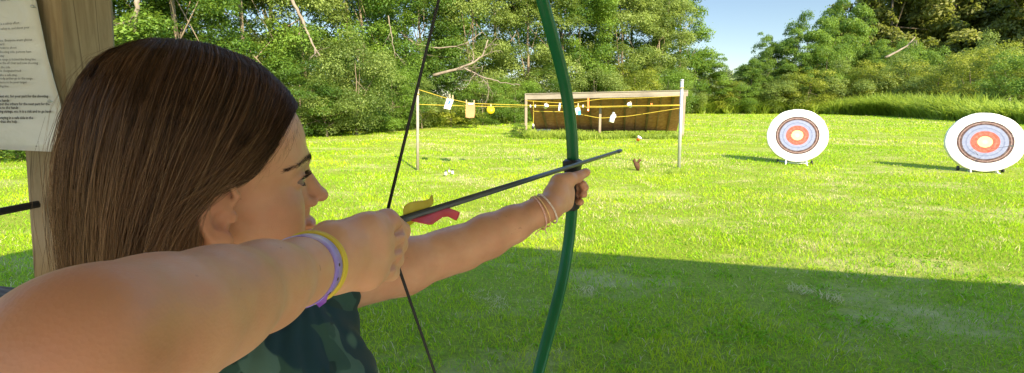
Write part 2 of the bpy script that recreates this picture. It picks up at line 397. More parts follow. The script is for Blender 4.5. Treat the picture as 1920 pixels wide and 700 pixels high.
def proto(kind):
    if kind in PROTO: return PROTO[kind]
    r = np.random.default_rng(sum(map(ord, kind)))
    mat, shp = kind.rsplit('_', 1)
    if shp[0] == 't': args = dict(w=5.2, h=11, z0=.05, leaf=.135, n=60000, nc=170, rc=(.08, .19), trunk=.13, shape='wall')       # forest edge tree, leafy to the ground
    elif shp[0] == 'h': args = dict(w=7, h=13, z0=.8, leaf=.22, n=22000, nc=110, rc=(.08, .16), trunk=.18)                      # tall tree behind
    elif shp[0] == 's': args = dict(w=3.4, h=3.3, z0=.05, leaf=.085, n=19000, nc=55, rc=(.10, .2), trunk=.05)                    # shrub
    elif shp[0] == 'm': args = dict(w=3.0, h=1.3, z0=0.0, leaf=.10, n=5000, nc=34, rc=(.12, .22), trunk=.02)                    # low growth
    elif shp[0] == 'o': args = dict(w=12, h=15, z0=1.0, leaf=.40, n=42000, nc=170, rc=(.055, .12), trunk=.35)                     # big far oak
    elif shp[0] == 'v': args = dict(w=5.6, h=8.0, z0=.05, leaf=.145, n=46000, nc=150, rc=(.06, .14), trunk=.12)       # vine-smothered
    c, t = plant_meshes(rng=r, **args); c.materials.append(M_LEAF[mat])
    PROTO[kind] = (c, t, args); return PROTO[kind]
def plant(name, kind, px, D, hgt, wid, label, cat, group=None, rz=None):
    c, t, a = proto(kind); b = at(px, 190, D); x = b[0]; y = D / math.cos(PIT) if False else b[1]
    o = empty(name, (x, y, 0), label, cat, group, rng.uniform(0, 6.28) if rz is None else rz)
    sz = hgt / (a['z0'] + a['h']); sw = wid / a['w']; 
    for nm, me in (('crown', c), ('trunk', t)):
        q = bpy.data.objects.new(nm, me); COL.objects.link(q); q.parent = o; q.scale = (sw, sw, sz)
    return o
def plantY(name, kind, px, D, top, wpx, *a, **k):
    return plant(name, kind, px, D, CZ + (190 - top) / F * D, wpx * D / F, *a, **k)
# --- the wood's edge on the left
GA = 'leafy trees along the edge of the wood'
edge = [(110, 15, 8, 4.4, 'dark_t'), (240, 16.5, 9, 4.6, 'mid_t1'), (350, 17, 8.8, 4.2, 'dark_t'), (470, 19, 9.5, 4.4, 'mid_t1'), (575, 21.5, 9, 4.2, 'olive_t'), (690, 24, 10.5, 5, 'mid_t1'), (800, 28.5, 11, 4.6, 'dark_t'),
        (890, 31, 11.5, 5, 'olive_t'), (990, 34, 11.5, 5.6, 'olive_t'), (1085, 37, 12.5, 5.6, 'mid_t1'), (1165, 40, 12.8, 6, 'olive_t'), (1232, 43, 11.6, 5.0, 'olive_t')]
for (px, D, h) in [(-120, 15, 8), (-380, 16, 8.5), (-700, 17, 9), (-1100, 18, 9), (-1600, 19, 9)]:
    plant('edge_tree', 'mid_t1' if px % 200 else 'dark_t', px, D, h, 5, 'leafy green tree of the wood beyond the left edge of the view', 'tree', 'trees out of sight on the left')
wl = ['beside the post at far left', 'above the crown of the archer\'s head', 'left of the forehead, over the hair', 'above the forehead', 'pale olive, above the pale round shrub', 'left of the bowstring',
      'behind the left clothesline pole', 'behind the card and bag', 'olive, just left of the green bow limb', 'behind the bow limb over the shed roof', 'olive, over the middle of the shed roof', 'pale olive, behind the right end of the shed']
for (px, D, h, w_, k), s in zip(edge, wl): plant('edge_tree', k, px, D, h, w_, 'leafy green edge tree ' + s, 'tree', GA)
GB = 'taller trees behind the wood\'s edge'
for (px, D, h, w_, k, s) in [(180, 24, 13, 7, 'mid_h', 'near the post'), (330, 27, 13, 7, 'dark_h', 'above the parting of the hair'), (520, 30, 14, 8, 'dark_h', 'over the forehead'), (655, 33, 14, 7, 'mid_h', 'with sky gaps, over the round pale shrub'), (760, 38, 15, 8, 'dark_h', 'behind the bowstring\'s upper end'),
        (930, 43, 17, 9, 'mid_h', 'between bowstring and bow limb'), (1060, 46, 18, 9, 'dark_h', 'behind the bow\'s upper limb'), (1180, 50, 18, 9, 'mid_h', 'above the shed'), (1272, 46, 13.5, 6.0, 'mid_h', 'at its right end against the sky')]:
    plant('tall_tree', k, px, D, h, w_, 'tall tree standing back ' + s, 'tree', GB)
GC = 'shrubs under the wood\'s edge'
for (px, D, h, w_, k, s) in [(20, 11.5, 2.6, 3.2, 'dark_s', 'dark shrub at far left under the paper notice'), (665, 19.6, 3.9, 3.2, 'olive_s', 'rounded pale olive shrub right of the face'), (610, 18.5, 2.2, 2.6, 'olive_s', 'pale shrub close beside the nose and brow'), (735, 22, 3.0, 2.6, 'mid_s', 'bright shrub behind the bowstring'), (790, 24, 2.2, 2.6, 'olive_s', 'pale shrub behind the left clothesline pole'),
        (845, 25.5, 1.3, 3.6, 'yellow_m', 'low yellow-green growth under the white card'), (905, 28, 2.6, 3, 'mid_s', 'green shrub behind the paper bag'), (965, 30, 2.8, 3.4, 'mid_s', 'green shrub left of the shed'), (1030, 33, 3.4, 3.6, 'dark_s', 'dark shrub behind the shed\'s left half'), (1110, 34, 3.9, 4, 'olive_s', 'olive shrub above the shed\'s middle post'), (1190, 37, 4.2, 4.4, 'yellow_s', 'yellow-green shrub above the shed\'s right half'), (1250, 39, 4, 4, 'mid_s', 'green shrub behind the right clothesline pole'), (690, 21, 1.0, 3, 'mid_m', 'low green growth at the foot of the pale round shrub'), (560, 18, 2.6, 3, 'dark_s', 'dark shrub hidden mostly by the face')]:
    plant('shrub', k, px, D, h, w_, s, 'shrub', GC)
# --- right side
GD = 'vine-covered trees right of the sky gap'
for (px, D, h, w_, k, s) in [(1312, 54, 104, 100, 'mid_v', 'rounded green tree just right of the shed against the sky'), (1437, 57, 78, 74, 'dark_v', 'dark vine-draped tree with ragged top, left of the left target'), (1502, 56, 46, 92, 'mid_v', 'vine-covered tree rising above the left target'), (1566, 58, 24, 92, 'mid_v', 'tallest vine-covered tree between the two targets'), (1405, 55, 122, 80, 'dark_v', 'low dark leafy tree at the foot of the far hill'), (1622, 57, 92, 100, 'dark_v', 'dark leafy tree beside the big oaks'), (1475, 55, 118, 90, 'dark_v', 'dark leafy tree between the ragged one and the left target')]:
    plantY('vine_tree', k, px, D, h, w_, s, 'tree', GD)
GE = 'large oaks on the rise at right'
for (px, D, h, w_, s) in [(1660, 80, -45, 190, 'leftmost big oak, its crown cut by the sky gap'), (1765, 82, -70, 190, 'big oak over the gap between the targets'), (1870, 78, -70, 190, 'big dark oak above the right target'), (1960, 66, -60, 180, 'big oak at the right edge'), (1710, 98, -90, 200, 'oak standing back behind the leftmost oak'), (1830, 100, -100, 210, 'oak standing back above the right target'), (2060, 64, -50, 200, 'oak beyond the right edge')]:
    plantY('oak_tree', 'oak_o', px, D, h, w_, s, 'tree', GE)
GF = 'shrubs behind the tall grass at right'
for i, (px, D, h, w_, k, s) in enumerate([(1292, 52, 160, 60, 'olive_s', 'olive shrub right beside the shed post'), (1348, 54, 148, 80, 'yellow_s', 'yellow-green shrub in the sky gap'), (1385, 53, 160, 70, 'mid_s', 'green shrub below the dark vine-draped tree'), (1455, 53, 150, 90, 'olive_s', 'olive shrub directly over the left target'), (1515, 52, 132, 95, 'yellow_s', 'bright shrub right of the left target'), (1580, 52, 128, 95, 'olive_s', 'olive shrub under the tallest vine tree'),
        (1640, 51, 118, 100, 'yellow_s', 'yellow shrub at the foot of the leftmost oak'), (1700, 49, 118, 95, 'olive_s', 'olive shrub between the two targets'), (1755, 47, 112, 110, 'yellow_s', 'golden-green shrub left of the right target'), (1815, 43, 104, 120, 'yellow_s', 'golden shrub above the right target'), (1880, 39, 92, 130, 'yellow_s', "golden shrub above the right target's right half"), (1925, 35, 100, 120, 'mid_s', 'green shrub at the right edge'), (2010, 33, 95, 130, 'mid_s', 'green shrub beyond the right edge'), (1722, 55, 92, 70, 'mid_s', 'green bush poking out before the oaks'), (1675, 58, 84, 70, 'mid_s', 'bright bush climbing before the leftmost oak'), (1545, 54, 90, 80, 'mid_s', 'green bush leaning on the vine-covered trees'), (1830, 50, 84, 90, 'olive_s', 'olive bush before the big dark oak')]):
    plantY('shrub', k, px, D, h, w_, s, 'shrub', GF)
# far wooded hill (one mass)
def hill():
    a = at(1280, 190, 230); b = at(1560, 190, 230); n = 9000
    cl = []
    for i in range(150):
        u = rng.uniform(-.5, 1.5); dpt = rng.uniform(0, 1)
        x = a[0] + (b[0] - a[0]) * u; hh = 14 + 10 * np.clip(u, 0, 1.2) + 1.5 * math.sin(u * 9)
        cl.append([x + rng.normal(0, 2), 215 + 60 * dpt, hh * dpt + rng.uniform(-2, 1), rng.uniform(3.2, 5.2), np.clip(rng.normal(.5, .15), 0, 1)])
    V, Q, T = leaf_cloud(26000, np.array(cl), 1.3, rng)
    o = link('far_wood', mesh_np('far_wood', V, Q, {'tone': T}), M_LEAF['far']); tag(o, 'distant wooded hill in the sky gap', 'woodland', kind='stuff')
    G = []
    for v in np.linspace(0, 1, 12):
        G.append([(a[0] + (b[0] - a[0]) * u, 205 + 80 * v, -1 + (14 + 8 * np.clip(u, 0, 1.2)) * math.sin(v * 1.57)) for u in np.linspace(-.6, 1.6, 20)])
    mb = MB(); mb.grid(G); h = mb.build('hill', m_plain('hill_soil', (.07, .1, .03), .9), None, True); tag(h, kind='structure')
hill()
# tall grass belts
TG = m_leaf('tall_grass_blade', (.15, .25, .025), (.42, .52, .08), .55)
def belt(name, line, n, h, w, depth, label, tones=(.2, .95)):
    """line: list of (px, py of foot)"""
    q = np.array([gat(px, py)[:2] for px, py in line]); seg = np.linalg.norm(np.diff(q, axis=0), axis=1); cs = np.concatenate([[0], np.cumsum(seg)])
    s = rng.uniform(0, cs[-1], n); x = np.interp(s, cs, q[:, 0]); y = np.interp(s, cs, q[:, 1]) + rng.uniform(0, 1, n) ** 1.3 * depth
    y += .35 * np.sin(x * 1.7) + .2 * np.sin(x * 4.3)
    H = h * rng.uniform(.3, 1.15, n) * (1 + .22 * np.sin(x * .9) + .16 * np.sin(x * 2.7 + 1) + .12 * np.sin(x * 6.1 + y * 2))
    V, Q = blades(np.stack([x, y, np.zeros(n)], 1), H, w * rng.uniform(.6, 1.3, n), rng.uniform(.1, 1.3, n), rng)
    tn = np.clip(rng.uniform(*tones, n) + .15 * np.sin(x * .8), 0, 1)
    o = link(name, mesh_np(name, V, Q, {'tone': np.repeat(tn, 6)}), TG); tag(o, label, 'tall grass', kind='stuff')
belt('tall_grass', [(1285, 214), (1450, 214), (1600, 216), (1750, 221), (1930, 232), (2050, 240)], 26000, 1.6, .10, 6.0, 'tall bright green grass belt in front of the right-hand shrubs')
belt('edge_weeds', [(585, 250), (700, 246), (800, 238), (900, 231), (985, 227)], 9000, .55, .04, 1.2, 'low weeds along the foot of the wood on the left')
belt('shed_weeds', [(985, 262), (1050, 262), (1130, 262), (1200, 262), (1275, 260)], 6500, .26, .035, 1.9, 'bright green weeds growing along the front of the shed', (.35, 1))
belt('pole_weeds', [(1255, 328), (1290, 326)], 260, .10, .012, .5, 'tuft of longer grass round the foot of the right clothesline pole', (.3, .8))
# dead boughs
def branch(mb, p0, d, L, r, rng, depth=0):
    k = 7; P = [np.array(p0, float)]; dd = np.array(d, float)
    for i in range(k - 1):
        dd = dd + rng.normal(0, .13, 3); dd /= np.linalg.norm(dd); P.append(P[-1] + dd * L / (k - 1))
    mb.tube(P, r * np.linspace(1, .35, k), 6)
    if depth < 3:
        for j in range(3 if depth < 2 else 2):
            i = rng.integers(2, k); nd = dd + rng.normal(0, .6, 3); nd /= np.linalg.norm(nd); branch(mb, P[i], nd, L * rng.uniform(.4, .65), r * .5, rng, depth + 1)
def deadlimb(pts, r, D, seed, label, sub=4):
    mb = MB(); rg = np.random.default_rng(seed); P = np.array([at(x, y, D + dz) for x, y, dz in pts])
    tt = np.linspace(0, len(P) - 1, 4 * len(P)); PP = np.stack([np.interp(tt, range(len(P)), P[:, k]) for k in range(3)], 1); PP[1:-1] += rg.normal(0, .02, PP[1:-1].shape)
    mb.tube(PP, r * np.linspace(1, .35, len(PP)), 7)
    for _ in range(sub):
        i = rg.integers(3, len(PP)); d = PP[min(i, len(PP) - 1)] - PP[i - 2]; d /= np.linalg.norm(d); d = d + rg.normal(0, .5, 3); d /= np.linalg.norm(d)
        branch(mb, PP[i - 1], d, rg.uniform(.6, 1.3), r * .4, rg, 1)
    o = mb.build('dead_limb', DEAD, None, True); obj_world(o); tag(o, label, 'dead branch', 'bare dead limbs hanging in the wood')
deadlimb([(812, 142, 0), (850, 132, .1), (880, 122, 0), (905, 105, .2), (915, 75, .2)], .09, 25.3, 1, 'thick pale broken limb jutting left above the white card', 4)
deadlimb([(870, 128, 0), (905, 145, -.2), (940, 155, -.3), (975, 160, -.4)], .05, 25.0, 2, 'forked grey dead limb above the yellow disc and shed corner', 6)
deadlimb([(742, 52, 0), (775, 82, 0), (820, 92, .1), (870, 85, 0), (905, 60, 0)], .06, 25.2, 3, 'long curved dead limb behind the upper bowstring', 4)
deadlimb([(548, 0, 0), (570, 45, 0), (585, 80, 0), (600, 105, 0)], .07, 18.2, 5, 'leaning thin dead trunk above the forehead', 2)
deadlimb([(728, 30, 0), (735, 70, 0), (742, 110, 0)], .03, 21.8, 7, 'thin dead limb left of the bowstring top', 2)
deadlimb([(1660, 108, 0), (1700, 88, 0), (1716, 70, 0)], .1, 40, 9, 'grey dead bough before the oaks', 2)
deadlimb([(258, 0, 0), (256, 30, 0), (252, 60, 0)], .08, 14.5, 10, 'slim pale trunk right of the wooden post', 1)
# ================================================================ PROPS
rg = np.random.default_rng(21)
def child(o, parent, M=None):
    o.parent = parent; o.matrix_parent_inverse = Matrix()
    if M is not None: o.matrix_local = M
    return o
WHITE = m_plain('white_paint', (.80, .80, .78), .45, .06, 5, .4, .1)
STEEL = m_plain('galvanised_steel', (.50, .51, .52), .42, .15, 9, .5, .1, .55, bscale=60)
YROPE = m_plain('yellow_rope', (.45, .34, .03), .7, .2, 30)
# ---- round archery targets
def m_face():
    n = NT('target_face'); co = n.coord(); sx = n.n('ShaderNodeSeparateXYZ'); n.t.links.new(co, sx.inputs[0])
    nz = n.noise(3.5, 4, .6, co)
    r = n.math('SQRT', n.math('ADD', n.math('MULTIPLY', sx.outputs[0], sx.outputs[0]), n.math('MULTIPLY', sx.outputs[1], sx.outputs[1])))
    r = n.math('ADD', r, n.math('MULTIPLY', n.math('SUBTRACT', nz, .5), .02))
    r = n.math('DIVIDE', r, .61)
    W = (.72, .71, .69); DK = (.060, .032, .034); PK = (.26, .16, .145); BL = (.20, .225, .35); BL2 = (.14, .165, .28); RD = (.60, .075, .05); RD2 = (.55, .14, .10); YL = (.74, .60, .27); YL2 = (.76, .70, .45)
    st = [(0, YL2), (.09, YL), (.185, YL), (.19, RD), (.27, RD), (.275, RD2), (.29, RD), (.365, RD), (.372, BL), (.45, BL), (.455, BL2), (.485, BL2), (.49, BL), (.575, BL), (.58, DK), (.632, DK), (.638, PK), (.656, PK), (.662, DK), (.71, DK), (.716, W), (1, W)]
    c = n.ramp(r, st[:11], 'LINEAR'); c2 = n.ramp(r, [(0, BL), (.45, BL)] + st[10:], 'LINEAR')
    c = n.mix(n.math('GREATER_THAN', r, .44), c, c2)
    f = n.noise(18, 6, .7, co); c = n.mix(n.ramp(f, [(.45, (0, 0, 0)), (.75, (.14, .14, .14))]), c, (.80, .77, .74))
    pk = n.noise(120, 3, .6, co); c = n.mix(n.ramp(pk, [(.70, (0, 0, 0)), (.76, (.6, .6, .6))]), c, (.16, .13, .12))
    return n.done(n.bsdf(c, .75, .2, n.bump(f, .25, .01)))
FACE = m_face(); FOAM = m_plain('foam_edge', (.72, .72, .66), .8, .12, 4, .2, .4, bscale=22, bd=.01)
def target(px, py, d, yaw, tilt, label, seed, roll=0):
    c = at(px, py, d); rr = np.random.default_rng(seed)
    root = empty('archery_target', (c[0], c[1], 0), label, 'archery target', 'round archery targets standing in the field')
    M = Matrix.Translation((0, 0, c[2])) @ Matrix.Rotation(yaw, 4, 'Z') @ Matrix.Rotation(R(90) - tilt, 4, 'X')   # local +Z of the disc looks along -Y, then turned and leaned back
    n = 96; wob = 1 + .006 * np.sin(np.arange(n) * 2 * np.pi / n * 5 + seed) + .004 * np.sin(np.arange(n) * 2 * np.pi / n * 13 + 2 * seed) + rr.normal(0, .0018, n)
    prof = [(0.0, .001), (.25, .003), (.45, .002), (.585, 0), (.603, -.008), (.61, -.022), (.607, -.10), (.59, -.125), (.3, -.13), (0.0, -.13)]
    V = []; Q = []
    for (r, h) in prof:
        for k in range(n):
            a = 2 * math.pi * k / n; s = wob[k] if r > .4 else 1
            V.append((r * s * math.cos(a), r * s * math.sin(a), h + (rr.normal(0, .0015) if r > .5 else 0)))
    for i in range(len(prof) - 1):
        for k in range(n): Q.append((i * n + k, i * n + n * 0 + (k + 1) % n, (i + 1) * n + (k + 1) % n, (i + 1) * n + k))
    Q = [tuple(reversed(q)) for q in Q]
    mbf = MB(); mbf.add(V, Q[:n * 4]); f = mbf.build('target_face', FACE, None, True); child(f, root, M)
    mbe = MB(); mbe.add(V, Q[n * 4:]); e = mbe.build('foam_body', FOAM, None, True); child(e, root, M)
    # stand: two front legs with hooked feet, ledge, rear strut, cross bar, wheels
    Ms = Matrix.Rotation(yaw, 4, 'Z'); z0 = c[2]; ct, st_ = math.cos(tilt), math.sin(tilt)
    def on(x, v, dpt):   # point x across, v up the disc, dpt behind the face
        return (x, v * st_ + dpt * ct, z0 + v * ct - dpt * st_)
    for s in (-1, 1):
        lg = MB(); foot = on(s * .20, -.60, .02)
        lg.tube([(foot[0] + s * .015, foot[1] - .09, .015), (foot[0] + s * .01, foot[1] - .06, foot[2] * .35), (foot[0], foot[1] - .03, foot[2] * .85), on(s * .20, -.59, .0), on(s * .20, -.625, .10), on(s * .18, -.3, .155), on(s * .12, .42, .155)], .013, 8)
        child(lg.build('leg', WHITE, None, True), root, Ms)
    b = MB(); b.tube([on(-.22, -.63, .08), on(.22, -.63, .08)], .012, 8); child(b.build('front_bar', WHITE, None, True), root, Ms); b = MB(); b.tube([on(-.17, -.1, .16), on(.17, -.1, .16)], .011, 8); child(b.build('cross_bar', WHITE, None, True), root, Ms)
    b = MB(); top = on(0, .35, .16); b.tube([top, (0, top[1] + .42, .03)], .013, 8); child(b.build('rear_strut', WHITE, None, True), root, Ms)
    for s in (-1, 1):
        b = MB(); q = on(s * .34, -.60, .2); b.lathe([(0.0, -.015), (.05, -.015), (.055, 0), (.05, .015), (0.0, .015)], (q[0], q[1], .056), (1, 0, 0), 20)
        child(b.build('wheel', m_rubber, None, True), root, Ms)
    b = MB(); q = on(0, -.6, .2); b.tube([(-.34, q[1], .056), (.34, q[1], .056)], .008, 6); q2 = on(0, -.6, .1); b.tube([(0, q[1], .056), q2], .01, 6); child(b.build('axle', STEEL, None, True), root, Ms)
    return root, M, Ms
m_rubber = m_plain('black_rubber', (.03, .03, .032), .6, .2, 8)
target(1495, 254, 10.4, R(-23), R(13), 'smaller-looking left archery target with uneven white rim and orange-red centre', 3)
tr_, TM, _ = target(1847, 266.5, 9.3, R(-28), R(13), 'right archery target with arrows stuck below its yellow centre', 11)
ARROWM = m_plain('dark_shaft', (.05, .05, .055), .4, .1)
def stuck(hx, hy, dx, dy, L, lab):
    W = Matrix.Translation(tr_.location) @ TM
    a = W @ Vector((hx, hy, -.06)); dirv = (W.to_3x3() @ Vector((dx, dy, 1))).normalized(); b = a + dirv * L
    o = empty('arrow', tuple(a), lab, 'arrow', 'arrows stuck in the right target')
    m = MB(); m.tube([a, b], .0035, 8); link_o = m.build('shaft', ARROWM, None, True); child(link_o, o, Matrix.Translation(-a))
    u = dirv.cross(Vector((0, 0, 1))).normalized(); v = dirv.cross(u)
    for k in range(3):
        q = u * math.cos(k * 2.09 + .5) + v * math.sin(k * 2.09 + .5)
        p = [b - dirv * .09, b - dirv * .08 + q * .012, b - dirv * .03 + q * .016, b - dirv * .015 + q * .003, b - dirv * .015]
        m = MB(); t = dirv.cross(q) * .0006
        m.add([x + t for x in p] + [x - t for x in p], [(0, 1, 2, 3, 4), (9, 8, 7, 6, 5)] + [(i, i + 5, (i + 1) % 5 + 5, (i + 1) % 5) for i in range(5)])
        child(m.build('vane', m_van, None), o, Matrix.Translation(-a))
m_van = m_plain('grey_vane', (.35, .36, .30), .6)
stuck(-.10, -.10, -.42, -.26, .62, 'arrow in the right target pointing down left from its yellow centre')
stuck(-.13, -.19, -.22, -.30, .52, 'lower arrow in the right target, below the red ring')
stuck(.08, -.13, .45, .02, .50, 'arrow in the right target pointing right, yellow-green')
# ---- shed (leaning board backstop with front beam on three posts)
WEATH = m_wood('weathered_pine', (.12, .105, .09), (.27, .235, .20), 0, 7); WEATHV = m_wood('weathered_post', (.17, .13, .10), (.34, .27, .21), 2, 7)
def m_boards():
    n = NT('stained_boards'); co = n.coord(); v = n.mapping(co, (1, 1, .1))
    a = n.noise(7, 5, .6, v); b = n.noise(.9, 4, .6, co); c_ = n.noise(14, 4, .6, n.mapping(co, (.12, 1, 1)))
    c = n.ramp(a, [(.3, (.30, .135, .09)), (.55, (.46, .245, .165)), (.75, (.58, .36, .27))])
    c = n.mix(n.ramp(b, [(.42, (0, 0, 0)), (.62, (.6, .6, .6))]), c, (.34, .19, .12))
    c = n.mix(n.ramp(c_, [(.55, (0, 0, 0)), (.7, (.4, .4, .4))]), c, (.19, .12, .075))
    return n.done(n.bsdf(c, .9, .15, n.bump(a, .5, .006)))
BOARD = m_boards()
sl_ = gat(986, 258); sr = gat(1279, 257); sm = gat(1124, 254.5)
zt = at(985, 176, sl_[1] / math.cos(PIT) if False else (sl_ - CAM) @ FW)[2]
zr = at(1284, 169.5, (sr - CAM) @ FW)[2]
shed = empty('shed', ((sl_[0] + sr[0]) / 2, sl_[1] + 1, 0), 'low open-fronted wooden shed with pale front beam and dark leaning board wall', 'shed')
ax = (sr - sl_); ax[2] = 0; Lx = np.linalg.norm(ax); ax /= Lx; bk = np.array([-ax[1], ax[0], 0])
for p, z in ((sl_, zt), (sm + 0 * bk, (zt + zr) / 2 - .01), (sr, zr)):
    p = p.copy(); p[2] = -.05; q = p.copy(); q[2] = z - .2
    MB().beam(p, q, .10, .10, ax, .006).build('post', WEATHV, shed)
a = sl_ - ax * .05; b = sr + ax * .14; a = a.copy(); b = b.copy(); a[2] = zt - .115; b[2] = zr - .125
MB().beam(a, b, .06, .24, bk, .006).build('front_beam', WEATH, shed)
BATTEN = m_wood('batten_wood', (.16, .10, .07), (.30, .21, .15), 2, 7); nb = 13; top0 = np.array([a[0], a[1], zt - .03]) + bk * .06 + ax * .05; top1 = np.array([b[0], b[1], zr - .03]) + bk * .06 - ax * .05
bot0 = gat(1006, 249.5); bot1 = gat(1269, 247.5)
for i in range(nb):        # leaning wall of wide boards
    u0, u1 = i / nb + .001, (i + 1) / nb - .001; j = rg.uniform(-.012, .012)
    T0, T1 = top0 + (top1 - top0) * u0, top0 + (top1 - top0) * u1; B0, B1 = bot0 + (bot1 - bot0) * u0, bot0 + (bot1 - bot0) * u1
    B0 = B0 + np.array([0, 0, .06]); B1 = B1 + np.array([0, 0, .06]); nn = np.cross(T1 - T0, B0 - T0); nn /= np.linalg.norm(nn); nn = -nn if nn[1] > 0 else nn
    m = MB(); m.grid([[T0 + nn * j, T1 + nn * j], [B0 + nn * j, B1 + nn * j]], 0, .025, nn); m.build('wall_board', BOARD, shed)
    if i not in (1, 3, 5, 8, 10, 12): m = MB(); m.beam(T0 + nn * .012 + np.array([0, 0, -.06]), B0 + nn * .02, .03, .035, nn, .002); m.build('batten', BATTEN, shed)
    if i in (1, 3, 5, 8, 10, 12):
        m = MB(); m.beam(T0 + nn * .02 + np.array([0, 0, -.08]), B0 + nn * .05, .04, .09, nn, .004); m.build('rafter', m_wood('rafter_wood', (.10, .07, .04), (.22, .16, .10), 2, 7) if i == 1 else bpy.data.materials['rafter_wood'], shed)
m = MB(); q0 = top0 + np.array([0, 0, .035]); q1 = top1 + np.array([0, 0, .035])     # short roof board
m.grid([[q0 - bk * .12, q1 - bk * .12], [q0 + bk * .55 + np.array([0, 0, -.28]), q1 + bk * .55 + np.array([0, 0, -.28])]], 0, .03, (0, 0, 1)); m.build('roof_board', WEATH, shed)
m = MB(); m.tube([bot0 - bk * .5 + np.array([-.05, 0, .12]), bot0 - bk * .5 + ax * .6 + np.array([0, 0, .12])], .09, 12); lo = m.build('log', m_wood('grey_log', (.28, .28, .27), (.5, .5, .48), 0, 7), None, True); obj_world(lo); tag(lo, 'short grey log at the foot of the leaning wall, left end', 'log')
m = MB(); m.beam(bot0 - bk * .45 + ax * .65 + np.array([0, 0, .07]), bot0 - bk * .5 + ax * 2.6 + np.array([0, 0, .07]), .14, .14, None, .01); lo = m.build('timber', m_wood('red_timber', (.16, .09, .07), (.32, .2, .16), 0, 7), None); obj_world(lo); tag(lo, 'long reddish timber lying along the foot of the leaning wall', 'timber')
# ---- clothesline poles and ropes
DP = 9.72
def pole(pxt, pyt, pxb, pyb, r, m_, label):
    b = gat(pxb, pyb); d = (b - CAM) @ FW; t = at(pxt, pyt, d)
    o = empty('clothesline_pole', tuple(b), label, 'pole', 'poles holding the ropes')
    m = MB(); bb = b.copy(); bb[2] = -.1; m.tube([bb, t], r, 14); m.build('pole', m_, o, True)
    m = MB(); m.lathe([(0.0, 0), (r * 1.15, 0), (r * 1.15, .025), (r * .6, .034), (0, .036)], t - np.array([0, 0, .012]), (t - b), 16); m.build('cap', m_, o, True)
    m = MB(); k = b + (t - b) * .915; m.tube([k + np.array([math.cos(a) * r * 1.25, math.sin(a) * r * 1.25, .004 * math.sin(a * 3)]) for a in np.linspace(0, 6.28, 20)[:-1]], .008, 6, closed=True); m.build('rope_loop', YROPE, o, True)
    return b, t, d
PW = m_plain('whitewashed_pole', (.30, .27, .22), .7, .15, 12, .2, .3)
lb, lt, ld = pole(783, 164, 783, 318, .030, PW, 'whitish wooden clothesline pole standing left, before the trees')
rb, rtp, rd = pole(1279, 151, 1273, 316, .036, STEEL, 'shiny galvanised clothesline pole standing at right beside the shed')
ROPE = {}
def rope(name, pts, r, label, n=60, wob=0):
    P = np.array([at(x, y, ld + (rd - ld) * (x - 783) / 490.0 + dz) for x, y, dz in [(p + (0,))[:3] for p in pts]])
    s = np.concatenate([[0], np.cumsum(np.linalg.norm(np.diff(P, axis=0), axis=1))]); q = np.linspace(0, s[-1], n)
    C = np.stack([np.interp(q, s, P[:, k]) for k in range(3)], 1)
    for _ in range(2): C[1:-1] = (C[:-2] + 2 * C[1:-1] + C[2:]) / 4
    m = MB(); m.tube(C, r, 6); o = m.build('rope', YROPE, None, True); obj_world(o); tag(o, label, 'rope', 'yellow ropes strung between the poles'); return o
rope('r', [(784, 168), (835, 184), (880, 194), (930, 196), (1000, 198), (1125, 200), (1276, 197)], .0075, 'yellow rope from the top of the left pole, holding the card and bag')
rope('r', [(784, 196), (840, 198), (920, 200, .05), (1000, 201, .05), (1125, 202, .05), (1275, 198)], .0075, 'level yellow rope tied lower on the left pole')
rope('r', [(985, 189, .2), (1045, 193, .2), (1075, 193, .2), (1125, 186, .2), (1200, 184, .2), (1276, 180)], .006, 'yellow rope rising past the orange strip, top right of the shed front')
rope('r', [(1000, 209, .1), (1060, 210, .1), (1090, 215, .1), (1125, 222, .1), (1180, 218, .1), (1276, 203)], .006, 'lowest yellow rope, sagging across the shed front to the white jug')
rope('r', [(1000, 190, .12), (1000.5, 215, .12), (1000, 234, .12)], .006, 'short yellow rope hanging straight down near the left shed post', 14)
def flat(name, pts, D, th, m_, parent, bulge=0):
    """outline in pixels at distance D extruded to real thickness"""
    P = np.array([at(x, y, D) for x, y in pts]); n = len(P); off = FW * th / 2
    m = MB(); m.add(list(P - off) + list(P + off), [tuple(range(n)), tuple(range(2 * n - 1, n - 1, -1))] + [(i, i + n, (i + 1) % n + n, (i + 1) % n) for i in range(n)])
    return m.build(name, m_, parent)
def item(name, px, py, lab, cat):
    return empty(name, tuple(at(px, py, DP)), lab, cat, 'small things pegged on the ropes as targets')
PEG = m_plain('peg_wood', (.45, .33, .2), .8)
def peg(px, py, parent, D=9.68, h=7): flat('peg', [(px - 1, py - h), (px + 1.2, py - h), (px + 1, py + 1), (px - .8, py + 1)], D, .02, PEG, parent)
CARD = m_plain('white_card', (.62, .60, .56), .6, .05, 4); BLUE = m_plain('blue_print', (.05, .14, .45), .5); TAN = m_plain('brown_paper', (.42, .22, .11), .8, .12, 5, .2, .4, bscale=20, bd=.01)
YEL = m_plain('yellow_plastic', (.60, .46, .01), .4, .06); ORG = m_plain('orange_plastic', (.75, .15, .01), .45, .08); WPL = m_plain('white_plastic', (.78, .78, .76), .35, .04)
o = item('card', 842, 206, 'tilted white card with blue marks pegged on the left rope', 'card')
flat('sheet', [(838.5, 183.5), (851, 187), (844, 206), (832, 203.5)], 9.70, .02, CARD, o); flat('print', [(841, 190), (842.5, 187), (844, 190), (846, 187), (845, 193), (842, 196), (839.5, 195.5)], 9.685, .004, BLUE, o); peg(843, 184, o); peg(849, 186, o)
o = item('paper_bag', 882, 221, 'brown paper bag pegged by two pegs on the rope', 'bag')
